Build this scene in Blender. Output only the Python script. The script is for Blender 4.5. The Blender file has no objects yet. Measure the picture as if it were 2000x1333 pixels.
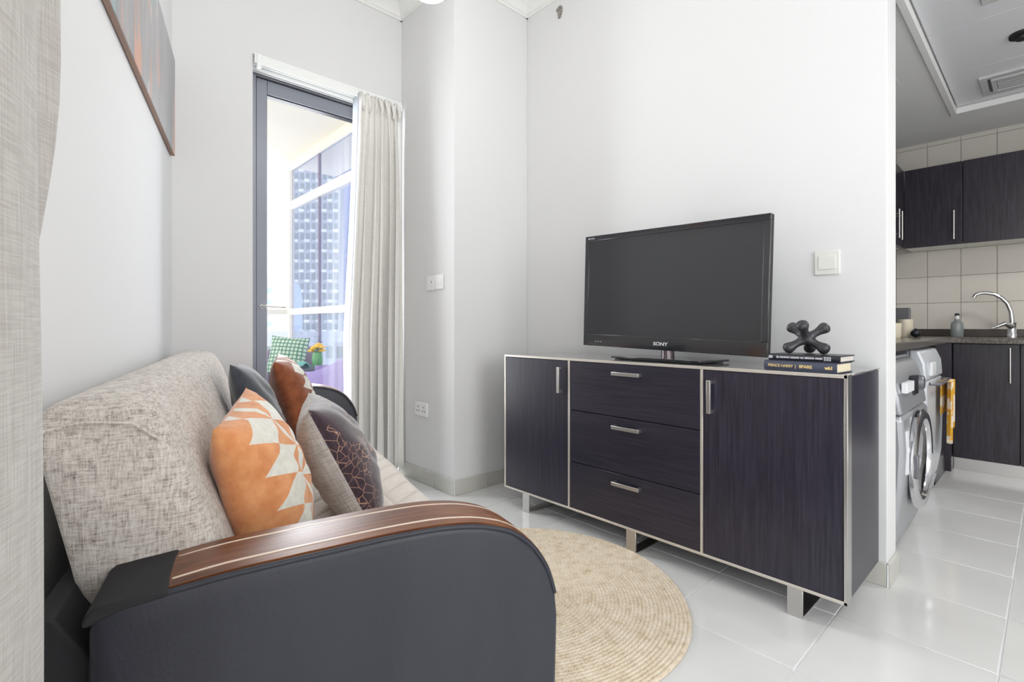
import bpy, bmesh, math, random
from mathutils import Matrix, Vector
random.seed(7)
D = bpy.data
SC = bpy.context.scene
COL = SC.collection
sin, cos, pi, R = math.sin, math.cos, math.pi, math.radians

# ---------------------------------------------------------------- camera
cam = D.cameras.new('camera'); camo = D.objects.new('camera', cam); COL.objects.link(camo)
cam.sensor_width = 36; cam.lens = 36*978/2000; cam.shift_y = -28.5/2000
cam.clip_start = 0.02; cam.clip_end = 2000
YAW = R(47.16)
camo.location = (0, 0, 1.0); camo.rotation_euler = (pi/2, 0, YAW)
SC.camera = camo
# ---------------------------------------------------------------- world and light
w = D.worlds.new('world'); SC.world = w; w.use_nodes = True
bg = w.node_tree.nodes['Background']
bg.inputs['Color'].default_value = (0.94, 0.97, 1.0, 1); bg.inputs['Strength'].default_value = 1.55
SC.view_settings.view_transform = 'Standard'; SC.view_settings.look = 'None'
SC.view_settings.exposure = 0.36; SC.view_settings.gamma = 1.0; SC.view_settings.use_curve_mapping = False
SH = Vector((-.9666, .2565, 0)); DH = Vector((.2565, .9666, 0))
def SD(s, d, z): 
    p = SH*s + DH*d; return Vector((p.x, p.y, z))
def area_light(name, loc, direction, sx, sy, power, color=(1, 1, 1)):
    l = D.lights.new(name, 'AREA'); l.shape = 'RECTANGLE'; l.size = sx; l.size_y = sy; l.energy = power; l.color = color
    o = D.objects.new(name, l); COL.objects.link(o); o.location = loc
    o.rotation_euler = Vector(direction).to_track_quat('-Z', 'Y').to_euler()
    return o
# daylight through the wide window beside the camera, plus an added fill behind it
area_light('daylight_side_window', SD(-.62, -.36, 1.28), DH, 2.2, 2.1, 22, (1, .992, .98))
area_light('rear_fill_light', (2.13, 1.0, 1.6), (-1, 0.0, -.05), 2.0, 1.8, 26, (1, .992, .98))  # added fill light, no window known on this side
area_light('daylight_balcony_door', (-3.35, 1.12, 1.3), (1, 0, 0), .5, 2.0, 34, (.98, .99, 1.0))

# ---------------------------------------------------------------- materials
def lin(c):
    return tuple(((v/255)/12.92 if v/255 <= .04045 else ((v/255+.055)/1.055)**2.4) for v in c)
class NT:
    def __init__(s, name):
        s.m = D.materials.new(name); s.m.use_nodes = True; s.t = s.m.node_tree
        s.b = s.t.nodes['Principled BSDF']; s.out = s.t.nodes['Material Output']
    def n(s, t, **kw):
        x = s.t.nodes.new(t)
        for k, v in kw.items(): setattr(x, k, v)
        return x
    def l(s, a, b): s.t.links.new(a, b)
    def val(s, sock, v):
        if hasattr(v, 'is_linked') or isinstance(v, bpy.types.NodeSocket): s.l(v, sock)
        else: sock.default_value = v
    def math(s, op, a, b=0.0, c=None):
        x = s.n('ShaderNodeMath', operation=op); s.val(x.inputs[0], a); s.val(x.inputs[1], b)
        if c is not None: s.val(x.inputs[2], c)
        return x.outputs[0]
    def coord(s, kind='Object', scale=(1, 1, 1), rotz=0, loc=(0, 0, 0)):
        tc = s.n('ShaderNodeTexCoord'); mp = s.n('ShaderNodeMapping')
        mp.inputs['Rotation'].default_value = (0, 0, rotz); s.l(tc.outputs[kind], mp.inputs['Vector'])
        if scale != (1, 1, 1) or loc != (0, 0, 0):
            m2 = s.n('ShaderNodeMapping'); m2.inputs['Scale'].default_value = scale; m2.inputs['Location'].default_value = loc
            s.l(mp.outputs[0], m2.inputs[0]); return m2.outputs[0]
        return mp.outputs[0]
    def noise(s, vec, scale=5, detail=3, rough=.5):
        x = s.n('ShaderNodeTexNoise'); x.inputs['Scale'].default_value = scale
        x.inputs['Detail'].default_value = detail; x.inputs['Roughness'].default_value = rough
        s.l(vec, x.inputs['Vector']); return x.outputs['Fac']
    def ramp(s, fac, stops):
        x = s.n('ShaderNodeValToRGB'); e = x.color_ramp.elements
        while len(e) < len(stops): e.new(.5)
        for i, (p, c) in enumerate(stops): e[i].position = p; e[i].color = (*c, 1)
        s.l(fac, x.inputs[0]); return x.outputs[0]
    def mix(s, f, a, b, mode='MIX'):
        x = s.n('ShaderNodeMix', data_type='RGBA', blend_type=mode)
        s.val(x.inputs[0], f)
        for i, v in ((6, a), (7, b)):
            if isinstance(v, tuple): x.inputs[i].default_value = (*v, 1)
            else: s.l(v, x.inputs[i])
        return x.outputs[2]
    def col(s, c):
        if isinstance(c, tuple): s.b.inputs['Base Color'].default_value = (*c, 1)
        else: s.l(c, s.b.inputs['Base Color'])
    def bump(s, h, strength=.3, dist=.002):
        x = s.n('ShaderNodeBump'); x.inputs['Strength'].default_value = strength; x.inputs['Distance'].default_value = dist
        s.l(h, x.inputs['Height']); s.l(x.outputs[0], s.b.inputs['Normal'])
    def set(s, **kw):
        mp = dict(rough='Roughness', metal='Metallic', spec='Specular IOR Level', coat='Coat Weight', coatr='Coat Roughness',
                  sheen='Sheen Weight', trans='Transmission Weight', ior='IOR', alpha='Alpha', estr='Emission Strength')
        for k, v in kw.items():
            if k == 'emit': s.b.inputs['Emission Color'].default_value = (*v, 1)
            else: s.b.inputs[mp[k]].default_value = v
        return s
def simple(name, rgb, rough=.5, **kw):
    x = NT(name); x.col(lin(rgb)); x.set(rough=rough, **kw); return x.m
M = {}
x = NT('wall_paint'); x.col(x.mix(.5, lin((230, 230, 230)), lin((227, 227, 227)))); x.set(rough=.75, spec=.2)
x.bump(x.noise(x.coord(), 90, 2), .05, .001); M['wall'] = x.m
M['ceil'] = simple('ceiling_paint', (240, 240, 238), .8, spec=.2)
M['grout'] = simple('grout', (236, 238, 240), .6)
x = NT('floor_tile'); n = x.noise(x.coord(), 3.0, 4); x.col(x.ramp(n, [(.3, lin((216, 216, 215))), (.7, lin((224, 224, 223)))])); x.set(rough=.13, spec=.55); M['tile'] = x.m
x = NT('skirting_tile'); n = x.noise(x.coord(), 6, 4); x.col(x.ramp(n, [(.3, lin((196, 195, 186))), (.7, lin((206, 205, 198)))])); x.set(rough=.25); M['skirt'] = x.m
x = NT('wall_tile'); n = x.noise(x.coord(), 3, 3); x.col(x.ramp(n, [(.3, lin((216, 210, 200))), (.7, lin((224, 219, 210)))])); x.set(rough=.12); M['walltile'] = x.m
M['tilegrout'] = simple('wall_tile_grout', (150, 140, 132), .8)
def wenge(name, a, b, axis_scale, rough=.32):
    x = NT(name); n = x.noise(x.coord(scale=axis_scale), 1.0, 5, .65)
    x.col(x.ramp(n, [(.35, lin(a)), (.65, lin(b))])); x.set(rough=rough, spec=.5)
    x.bump(n, .12, .0006); return x.m
M['wenge'] = wenge('dark_veneer', (32, 30, 42), (52, 49, 63), (160, 160, 5))
M['wengeh'] = wenge('dark_veneer_horizontal', (32, 30, 42), (49, 46, 59), (5, 160, 160))
M['kwenge'] = wenge('kitchen_veneer', (30, 26, 34), (54, 48, 58), (120, 120, 6), .28)
M['steel'] = simple('brushed_steel', (205, 203, 200), .32, metal=1.0)
M['edge'] = simple('champagne_edge', (214, 208, 199), .35, metal=.55)
M['chrome'] = simple('chrome', (225, 225, 228), .08, metal=1.0)
M['sbtop'] = simple('sideboard_glass_top', (120, 118, 118), .06, spec=.8, coat=.6)
M['alu'] = simple('grey_aluminium', (138, 141, 150), .42, metal=.35)
M['dkgasket'] = simple('black_gasket', (40, 40, 46), .6)
M['whiteplastic'] = simple('white_plastic', (243, 243, 243), .35)
M['ivoryplastic'] = simple('ivory_plastic', (232, 232, 226), .35)
M['holedark'] = simple('socket_hole', (120, 120, 118), .7)
M['globe'] = simple('lit_opal_globe', (250, 250, 246), .4, emit=(1, .97, .93), estr=23)
M['kfill'] = simple('fill_diffuser', (250, 250, 246), .5, emit=(1, .97, .92), estr=24)  # glow of the added kitchen fill panel
M['rail'] = simple('curtain_rail_white', (246, 248, 246), .35)
def weave(name, a, b, scale=420, rough=.9, rotz=0):
    x = NT(name); v1 = x.noise(x.coord(scale=(scale, scale, 14), rotz=rotz), 1, 2); v2 = x.noise(x.coord(scale=(22, 22, scale), rotz=rotz), 1, 2)
    f = x.math('MULTIPLY', x.math('ADD', v1, v2), .5)
    x.col(x.ramp(f, [(.38, lin(a)), (.62, lin(b))])); x.set(rough=rough, spec=.1, sheen=.2); x.bump(f, .25, .0008); return x.m
M['curtain'] = weave('curtain_linen', (178, 172, 166), (200, 196, 190), 420)
M['curtain2'] = weave('door_curtain_cloth', (230, 228, 223), (240, 238, 233), 300)
M['lining'] = simple('curtain_lining', (206, 213, 222), .8)
# sofa tweed
SA = -math.atan2(.2565, -.9666)
x = NT('sofa_tweed')
h1 = x.noise(x.coord(scale=(42, 42, 330), rotz=SA), 1, 4, .65); h2 = x.noise(x.coord(scale=(330, 330, 40), rotz=SA), 1, 4, .65)
h3 = x.noise(x.coord(), 55, 3); wv = x.noise(x.coord(scale=(700, 700, 700), rotz=SA), 1, 1)
f = x.math('ADD', x.math('MULTIPLY', x.math('ADD', h1, h2), .36), x.math('MULTIPLY', x.math('ADD', h3, wv), .14))
x.col(x.ramp(f, [(.36, lin((112, 100, 94))), (.45, lin((178, 168, 160))), (.52, lin((206, 199, 191))), (.62, lin((224, 218, 210)))]))
x.set(rough=.95, spec=.08, sheen=.15); x.bump(f, .5, .0015); M['tweed'] = x.m
x = NT('quilted_seat_cloth')
q = x.coord(rotz=SA)
w1 = x.n('ShaderNodeTexWave', wave_type='BANDS', bands_direction='DIAGONAL'); w1.inputs['Scale'].default_value = 5.2; x.l(q, w1.inputs[0])
w2 = x.n('ShaderNodeTexWave', wave_type='BANDS', bands_direction='Y'); w2.inputs['Scale'].default_value = 2.6; w2.inputs['Distortion'].default_value = 1.2; x.l(q, w2.inputs[0])
g1 = x.math('POWER', w1.outputs['Fac'], .35); g2 = x.math('POWER', w2.outputs['Fac'], .35)
n = x.noise(q, 260, 2)
x.col(x.ramp(n, [(.3, lin((206, 196, 186))), (.7, lin((226, 218, 209)))])); x.set(rough=.95, spec=.08, sheen=.2)
x.bump(x.math('ADD', x.math('MULTIPLY', x.math('MINIMUM', g1, g2), 1.0), x.math('MULTIPLY', n, .1)), .9, .012); M['quilt'] = x.m
x = NT('black_leather'); n = x.noise(x.coord(), 160, 3); n2 = x.noise(x.coord(scale=(5, 5, 1.2)), 2, 3)
x.col(x.ramp(n2, [(.3, lin((42, 43, 51))), (.75, lin((51, 52, 61)))])); x.set(rough=.42, spec=.45)
x.bump(x.math('ADD', x.math('MULTIPLY', n, .25), n2), .3, .006); M['leather'] = x.m
M['blackcloth'] = simple('black_cloth', (34, 33, 36), .8)
x = NT('arm_wood'); n = x.noise(x.coord(scale=(3, 3, 3), rotz=-math.atan2(.9666, .2565)), 1, 2); gr = x.noise(x.coord(scale=(6, 130, 130), rotz=-math.atan2(.9666, .2565)), 1, 4)
x.col(x.ramp(x.math('ADD', x.math('MULTIPLY', n, .5), x.math('MULTIPLY', gr, .5)), [(.35, lin((70, 38, 22))), (.5, lin((112, 66, 40))), (.65, lin((144, 92, 56)))]))
x.set(rough=.38, coat=.12, coatr=.3); M['wood'] = x.m
M['inlay'] = simple('cream_inlay', (226, 206, 188), .3, coat=.4)
# cushions
def suede(x, a, b, sc=26):
    n = x.noise(x.coord(), sc, 4, .6); return x.ramp(n, [(.3, lin(a)), (.7, lin(b))])
M['orange'] = (lambda x: (x.col(suede(x, (212, 136, 86), (236, 168, 116))), x.set(rough=.9, sheen=.5, spec=.1), x.m)[2])(NT('orange_suede'))
M['rust'] = (lambda x: (x.col(suede(x, (120, 66, 42), (158, 92, 60))), x.set(rough=.9, sheen=.4, spec=.1), x.m)[2])(NT('rust_suede'))
M['charcoal'] = (lambda x: (x.col(suede(x, (58, 62, 70), (78, 82, 90))), x.set(rough=.9, sheen=.6, spec=.1), x.m)[2])(NT('charcoal_velvet'))
def zigzag(name, a, b, half, off=0.0, su=0.0):
    x = NT(name); base = suede(x, a, b)
    tc = x.n('ShaderNodeTexCoord'); sp = x.n('ShaderNodeSeparateXYZ'); x.l(tc.outputs['Object'], sp.inputs[0])
    u = x.math('DIVIDE', sp.outputs['X'], half); v = x.math('DIVIDE', sp.outputs['Z'], half)
    fr = x.math('ABSOLUTE', x.math('SUBTRACT', x.math('FRACT', x.math('ADD', x.math('DIVIDE', v, .36), .5+off)), .5))
    def col_(c, hw, sh):
        f2 = fr if not sh else x.math('SUBTRACT', .5, fr)
        k = x.math('ADD', x.math('DIVIDE', x.math('ABSOLUTE', x.math('SUBTRACT', u, c)), hw), x.math('MULTIPLY', f2, 2.0))
        return x.math('LESS_THAN', k, 1.0)
    k = x.math('MAXIMUM', col_(.42-su, .40, 0), x.math('MAXIMUM', col_(-.40-su, .42, 0), col_(.01-su, .08, 1)))
    n = x.noise(tc.outputs['Object'], 60, 2)
    cream = x.ramp(n, [(.3, lin((222, 218, 206))), (.7, lin((236, 233, 224)))])
    x.col(x.mix(k, base, cream)); x.set(rough=.9, sheen=.3, spec=.1); return x.m
M['zig1'] = zigzag('orange_suede_cream_diamonds', (214, 138, 88), (236, 168, 116), .215)
M['zig2'] = zigzag('rust_suede_cream_diamonds', (128, 72, 46), (160, 94, 62), .215, .2, .16)
x = NT('purple_crackle_velvet'); v = x.n('ShaderNodeTexVoronoi', feature='DISTANCE_TO_EDGE'); v.inputs['Scale'].default_value = 38
c = x.coord(); nz = x.noise(c, 9, 3)
ds = x.n('ShaderNodeVectorMath', operation='ADD'); x.l(c, ds.inputs[0]); cb = x.n('ShaderNodeCombineXYZ')
sm = x.math('MULTIPLY', x.math('SUBTRACT', nz, .5), .07); x.l(sm, cb.inputs[0]); x.l(sm, cb.inputs[2]); x.l(cb.outputs[0], ds.inputs[1]); x.l(ds.outputs[0], v.inputs['Vector'])
ln = x.math('LESS_THAN', v.outputs['Distance'], .022)
msk = x.math('GREATER_THAN', x.noise(x.coord(scale=(1, 1, 1)), 9, 2), .46)
x.col(x.mix(x.math('MULTIPLY', x.math('MULTIPLY', ln, msk), .75), suede(x, (48, 34, 42), (74, 56, 66), 40), lin((206, 160, 134)))); x.set(rough=.8, sheen=.7, spec=.15); M['crackle'] = x.m
M['linen'] = weave('grey_linen_cushion', (164, 156, 152), (202, 196, 190), 300)
# jute
x = NT('jute'); n1 = x.noise(x.coord(), 26, 4, .7); n2 = x.noise(x.coord(), 240, 3, .7)
x.col(x.ramp(x.math('ADD', x.math('MULTIPLY', n1, .5), x.math('MULTIPLY', n2, .5)), [(.34, lin((180, 154, 122))), (.46, lin((220, 204, 180))), (.64, lin((238, 227, 210)))]))
x.set(rough=.95, spec=.08); x.bump(n2, .6, .002); M['jute'] = x.m
# tv
M['tvbezel'] = simple('gloss_black_bezel', (26, 27, 33), .12, spec=.75, coat=.5)
M['neckm'] = simple('smoked_neck_metal', (120, 112, 116), .2, metal=.8)
M['tvscreen'] = simple('dark_screen', (20, 21, 27), .10, spec=1.0)
M['tvback'] = simple('matt_black_plastic', (28, 28, 30), .5)
M['letter'] = simple('silver_lettering', (205, 206, 210), .4)
M['gold'] = simple('gold_lettering', (226, 200, 140), .45)
M['bookblue'] = simple('slate_book_cloth', (70, 74, 92), .55)
M['bookblack'] = simple('black_book_cover', (38, 40, 48), .35)
M['pages'] = simple('cream_pages', (232, 220, 192), .9)
M['pagesw'] = simple('grey_pages', (214, 208, 200), .9)
M['gunmetal'] = simple('gunmetal_ceramic', (66, 64, 68), .33, metal=.35)
# painting
x = NT('abstract_painting'); c = x.coord(scale=(1, 1, 1), rotz=SA)
cs = x.coord(scale=(7, 7, 1.6), rotz=SA); cs2 = x.coord(scale=(15, 15, 3), rotz=SA, loc=(3, 1, 2))
a = x.noise(cs, 1, 5, .65); b = x.noise(cs2, 1, 4, .7); d3 = x.noise(x.coord(scale=(11, 11, 2.2), rotz=SA, loc=(9, 4, 7)), 1, 3)
base = x.ramp(a, [(.3, lin((126, 126, 132))), (.5, lin((148, 146, 149))), (.7, lin((164, 160, 160)))])
s1 = x.mix(x.ramp(b, [(.60, (0, 0, 0)), (.68, (1, 1, 1))]), base, lin((206, 200, 186)))
s2 = x.mix(x.ramp(d3, [(.60, (0, 0, 0)), (.68, (1, 1, 1))]), s1, lin((206, 150, 124)))
s3 = x.mix(x.ramp(d3, [(.30, (1, 1, 1)), (.37, (0, 0, 0))]), s2, lin((136, 166, 168)))
x.col(s3); x.set(rough=.3); M['painting'] = x.m
M['canvasedge'] = simple('brown_canvas_edge', (150, 122, 108), .6)
# kitchen
M['silver'] = simple('silver_enamel', (176, 178, 182), .3, metal=.45)
M['silverl'] = simple('light_silver_enamel', (214, 218, 224), .32, metal=.15)
M['silverd'] = simple('dark_silver_enamel', (118, 118, 124), .35, metal=.4)
M['darkglass'] = simple('dark_door_glass', (24, 24, 28), .05, spec=.9, coat=.6)
x = NT('granite'); n = x.noise(x.coord(), 120, 4, .8); x.col(x.ramp(n, [(.35, lin((60, 54, 50))), (.55, lin((104, 98, 92))), (.7, lin((150, 142, 134)))])); x.set(rough=.18); M['granite'] = x.m
M['granited'] = simple('granite_upstand', (74, 67, 62), .25)
M['kceil'] = simple('kitchen_ceiling_paint', (242, 242, 241), .8, spec=.2)
M['panelc'] = simple('kitchen_ceiling_panel', (236, 237, 240), .45)
M['vent'] = simple('vent_grey', (208, 208, 208), .5)
M['black'] = simple('black_plastic', (26, 27, 36), .35)
M['red'] = simple('red_plastic', (150, 34, 48), .4)
M['cream'] = simple('cream_ceramic', (232, 222, 200), .3)
M['orangefruit'] = simple('orange_peel', (206, 120, 52), .5)
M['soapglass'] = simple('frosted_bottle', (168, 176, 176), .2, trans=.35)
x = NT('yellow_towel'); n = x.noise(x.coord(), 14, 2); x.col(x.ramp(n, [(.46, lin((232, 222, 204))), (.52, lin((216, 160, 46)))])); x.set(rough=.95); M['towel'] = x.m
M['tag'] = simple('white_sticker', (234, 236, 238), .4)
# balcony
M['bceil'] = simple('balcony_cream_paint', (247, 239, 222), .8)
M['bfloor'] = simple('balcony_floor_stone', (214, 204, 190), .6)
M['bframe'] = simple('balcony_cream_frame', (246, 240, 226), .5)
def glass(name, tint, refl=.12, dens=.5):
    x = NT(name); t = x.t; t.nodes.remove(x.b)
    tr = x.n('ShaderNodeBsdfTransparent'); tr.inputs[0].default_value = (*tint, 1)
    gl = x.n('ShaderNodeBsdfGlossy'); gl.inputs['Roughness'].default_value = .02
    mx = x.n('ShaderNodeMixShader'); mx.inputs[0].default_value = refl
    x.l(tr.outputs[0], mx.inputs[1]); x.l(gl.outputs[0], mx.inputs[2]); x.l(mx.outputs[0], x.out.inputs[0]); return x.m
M['clear'] = glass('clear_glass', (.96, .97, .98), .05)
M['lavglass'] = glass('lavender_glass', (.74, .77, .88), .10)
M['mesh'] = glass('railing_glass', (.85, .90, .92), .1)
M['lavender'] = simple('lavender_plastic', (166, 148, 202), .5)
M['mauve'] = simple('mauve_grey_plastic', (150, 140, 160), .5)
x = NT('green_plaid'); wv1 = x.n('ShaderNodeTexWave', bands_direction='X'); wv1.inputs['Scale'].default_value = 8; wv2 = x.n('ShaderNodeTexWave', bands_direction='Z'); wv2.inputs['Scale'].default_value = 8
c = x.coord(); x.l(c, wv1.inputs[0]); x.l(c, wv2.inputs[0])
x.col(x.ramp(x.math('MULTIPLY', wv1.outputs['Fac'], wv2.outputs['Fac']), [(.08, lin((104, 148, 130))), (.30, lin((206, 222, 198)))])); x.set(rough=.9); M['plaid'] = x.m
M['teal'] = simple('teal_cloth', (130, 200, 192), .8)
M['vaseg'] = simple('green_glazed_vase', (110, 176, 116), .3)
M['petal'] = simple('yellow_petals', (252, 206, 84), .7)
M['leafm'] = simple('leaf_green', (90, 140, 80), .6)
M['tabletop'] = simple('dark_table_top', (88, 96, 110), .3)
M['tower'] = simple('hazed_concrete', (188, 192, 194), .8)  # distant haze is painted in by paling these building colours
M['towerw'] = simple('hazed_windows', (134, 146, 148), .3)
M['towerl'] = simple('hazed_slab_edges', (236, 236, 234), .8)
M['wing'] = simple('blue_glass_facade', (142, 156, 196), .35)
M['cityblue'] = simple('hazed_blue_facade', (190, 206, 224), .6)

# ---------------------------------------------------------------- builders
ORG = {}
def tag(o, label=None, cat=None, group=None, kind=None):
    if label: o['label'] = label
    if cat: o['category'] = cat
    if group: o['group'] = group
    if kind: o['kind'] = kind
    return o
def thing(name, loc, label, cat, group=None):
    o = D.objects.new(name, None); COL.objects.link(o); o.location = loc; o.empty_display_size = .05
    ORG[o] = Vector(loc); return tag(o, label, cat, group)
class MB:
    def __init__(s, tf=None): s.v = []; s.f = []; s.mi = []; s.tf = tf or (lambda a, b, c: Vector((a, b, c))); s.cur = 0
    def add(s, vs, fs):
        o = len(s.v); s.v += [s.tf(*p) for p in vs]; s.f += [tuple(i+o for i in q) for q in fs]; s.mi += [s.cur]*len(fs); return s
    def box(s, x0, x1, y0, y1, z0, z1):
        return s.add([(x, y, z) for z in (z0, z1) for y in (y0, y1) for x in (x0, x1)],
                     [(0, 2, 3, 1), (4, 5, 7, 6), (0, 1, 5, 4), (2, 6, 7, 3), (0, 4, 6, 2), (1, 3, 7, 5)])
    def prism(s, pts, a0, a1, plane='xz', caps=True):
        """polygon in a plane extruded along the third axis"""
        mk = {'xz': lambda p, a: (p[0], a, p[1]), 'yz': lambda p, a: (a, p[0], p[1]), 'xy': lambda p, a: (p[0], p[1], a)}[plane]
        n = len(pts); vs = [mk(p, a0) for p in pts]+[mk(p, a1) for p in pts]
        fs = [(i, (i+1) % n, n+(i+1) % n, n+i) for i in range(n)]
        if caps: fs += [tuple(range(n))[::-1], tuple(range(n, 2*n))]
        return s.add(vs, fs)
    def grid(s, fn, nu, nv, wrapu=False, wrapv=False):
        vs = [fn(i/(nu if wrapu else nu-1), j/(nv if wrapv else nv-1)) for j in range(nv) for i in range(nu)]
        fs = []
        for j in range(nv if wrapv else nv-1):
            for i in range(nu if wrapu else nu-1):
                a = j*nu+i; b = j*nu+(i+1) % nu; c = ((j+1) % nv)*nu+(i+1) % nu; d = ((j+1) % nv)*nu+i
                fs.append((a, b, c, d))
        return s.add(vs, fs)
    def tube(s, path, r, n=10, closed=False):
        P = [Vector(p) for p in path]; rings = []; m = len(P)
        rr = r if isinstance(r, (list, tuple)) else [r]*m
        up = Vector((0, 0, 1)); prev = None
        for i, p in enumerate(P):
            t = (P[(i+1) % m if closed else min(i+1, m-1)]-P[(i-1) % m if closed else max(i-1, 0)]).normalized()
            if prev is None:
                a = t.cross(up) if abs(t.dot(up)) < .95 else t.cross(Vector((1, 0, 0)))
            else: a = prev-t*prev.dot(t)
            a.normalize(); prev = a; b = t.cross(a)
            rings.append([tuple(p+(a*cos(2*pi*k/n)+b*sin(2*pi*k/n))*rr[i]) for k in range(n)])
        vs = [q for ring in rings for q in ring]; fs = []
        for i in range(m if closed else m-1):
            for k in range(n):
                j = (i+1) % m; fs.append((i*n+k, i*n+(k+1) % n, j*n+(k+1) % n, j*n+k))
        if not closed: fs += [tuple(range(n))[::-1], tuple(range((m-1)*n, m*n))]
        return s.add(vs, fs)
    def lathe(s, prof, c=(0, 0, 0), n=28, axis='z'):
        vs = []; m = len(prof)
        for (r, z) in prof:
            for k in range(n):
                a = 2*pi*k/n
                vs.append({'z': (c[0]+r*cos(a), c[1]+r*sin(a), c[2]+z), 'x': (c[0]+z, c[1]+r*cos(a), c[2]+r*sin(a)), 'y': (c[0]+r*cos(a), c[1]+z, c[2]+r*sin(a))}[axis])
        fs = [(i*n+k, i*n+(k+1) % n, (i+1)*n+(k+1) % n, (i+1)*n+k) for i in range(m-1) for k in range(n)]
        if prof[0][0] > 1e-5: fs.append(tuple(range(n))[::-1])
        if prof[-1][0] > 1e-5: fs.append(tuple(range((m-1)*n, m*n)))
        return s.add(vs, fs)
    def ball(s, c, r, n=16, sq=(1, 1, 1)):
        return s.lathe_scaled(c, r, n, sq)
    def lathe_scaled(s, c, r, n, sq):
        m = n//2; vs = []; 
        for i in range(m+1):
            th = pi*i/m
            for k in range(n):
                a = 2*pi*k/n; vs.append((c[0]+r*sq[0]*sin(th)*cos(a), c[1]+r*sq[1]*sin(th)*sin(a), c[2]+r*sq[2]*cos(th)))
        return s.add(vs, [(i*n+k, (i+1)*n+k, (i+1)*n+(k+1) % n, i*n+(k+1) % n) for i in range(m) for k in range(n)])
    def build(s, name, mat, parent=None, smooth=False, bevel=0, seg=2, org=None, weld=False, solid=0, subd=0, auto=40):
        me = D.meshes.new(name)
        if parent is not None: o0 = ORG[parent]
        elif org is not None: o0 = Vector(org)
        else: o0 = Vector((0, 0, 0))
        me.from_pydata([tuple(p-o0) for p in s.v], [], s.f)
        bm = bmesh.new(); bm.from_mesh(me)
        if weld: bmesh.ops.remove_doubles(bm, verts=bm.verts, dist=1e-5)
        bmesh.ops.recalc_face_normals(bm, faces=bm.faces); bm.to_mesh(me); bm.free()
        mats = mat if isinstance(mat, (list, tuple)) else [mat]
        for q in mats: me.materials.append(M[q] if isinstance(q, str) else q)
        if len(mats) > 1 and not weld:
            for p, k in zip(me.polygons, s.mi): p.material_index = k
        if smooth:
            for p in me.polygons: p.use_smooth = True
            if auto: me.set_sharp_from_angle(angle=R(auto))
        o = D.objects.new(name, me); COL.objects.link(o)
        if parent is not None: o.parent = parent; ORG[o] = o0
        else: o.location = o0; ORG[o] = o0
        if solid:
            md = o.modifiers.new('thickness', 'SOLIDIFY'); md.thickness = solid; md.offset = 0
        if subd:
            md = o.modifiers.new('smooth', 'SUBSURF'); md.levels = subd; md.render_levels = subd
        if bevel:
            md = o.modifiers.new('bevel', 'BEVEL'); md.width = bevel; md.segments = seg; md.limit_method = 'ANGLE'; md.angle_limit = R(40)
            md.harden_normals = False
            for p in me.polygons: p.use_smooth = True
            me.set_sharp_from_angle(angle=R(35))
        return o
def part_copy(src, dx, dy=0, dz=0, parent=None):
    """another piece of the same mesh under the same (or given) owner, moved"""
    c = src.copy(); COL.objects.link(c); c.parent = parent or src.parent
    c.location = src.location+Vector((dx, dy, dz)); ORG[c] = ORG.get(src, Vector()); return c
def struct(mb, name, mat, **kw):
    return tag(mb.build(name, mat, **kw), kind='structure')
def lettering(name, body, size, origin, right, up, mat, parent, depth=.0006, bold=0.0, sx=1.0):
    cu = D.curves.new('t', 'FONT'); cu.body = body; cu.size = size; cu.extrude = depth; cu.offset = bold; cu.resolution_u = 3
    cu.align_x = 'CENTER'; cu.align_y = 'CENTER'
    ob = D.objects.new('t', cu); COL.objects.link(ob); bpy.context.view_layer.update()
    me = D.meshes.new_from_object(ob); D.objects.remove(ob); D.curves.remove(cu)
    rt = Vector(right).normalized(); u = Vector(up).normalized(); nn = rt.cross(u); o0 = ORG[parent]
    for vtx in me.vertices:
        p = vtx.co; vtx.co = Vector(origin)-o0+rt*p.x*sx+u*p.y+nn*p.z
    me.name = name; me.materials.clear(); me.materials.append(M[mat])
    o = D.objects.new(name, me); COL.objects.link(o); o.parent = parent; ORG[o] = o0; return o
def sd(a, b, c): return SD(a, b, c)

# ================================================================ STRUCTURE
XW, YC, XC, YT = -3.0, 1.76, -2.40, 2.364        # window wall, column front, column side, tv wall
XE, YK, CH, KH = 2.2, 5.10, 3.15, 2.45           # rear wall, kitchen back wall, ceilings
XL = -1.09
fl = struct(MB().box(-3.0, XE, -1.1, YK, -.12, -.003), 'floor', 'grout')
TS = .4055
tm = MB(); hb = TS/2-.0022; tm.box(-hb, hb, -hb, hb, -.010, 0)
t0 = None
gx0 = -.105-TS*7; gy0 = 2.0-TS*7
for i in range(0, 13):
    for j in range(0, 15):
        cx_, cy_ = gx0+TS*(i+.5), gy0+TS*(j+.5)
        if cx_ > XE-.2 or cy_ > YK-.1 or cx_ < XW+.1: continue
        # leave out tiles wholly behind the angled wall, inside the column or behind the kitchen's left wall
        s_, d_ = Vector((cx_, cy_, 0)).dot(SH), Vector((cx_, cy_, 0)).dot(DH)
        if d_ < -.56 or (cx_ < XL-.3 and cy_ > YT+.3) or (cx_ < XC-.3 and cy_ > YC+.3): continue
        if t0 is None:
            t0 = tm.build('tile', 'tile', parent=fl, bevel=.0012, seg=1); t0.location = (cx_, cy_, 0); ORG[t0] = Vector()
        else:
            c = t0.copy(); COL.objects.link(c); c.parent = fl; c.location = (cx_, cy_, 0)
struct(MB().box(-3.25, XE+.15, -1.25, YT+.16, CH, CH+.12), 'ceiling', 'ceil')
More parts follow.
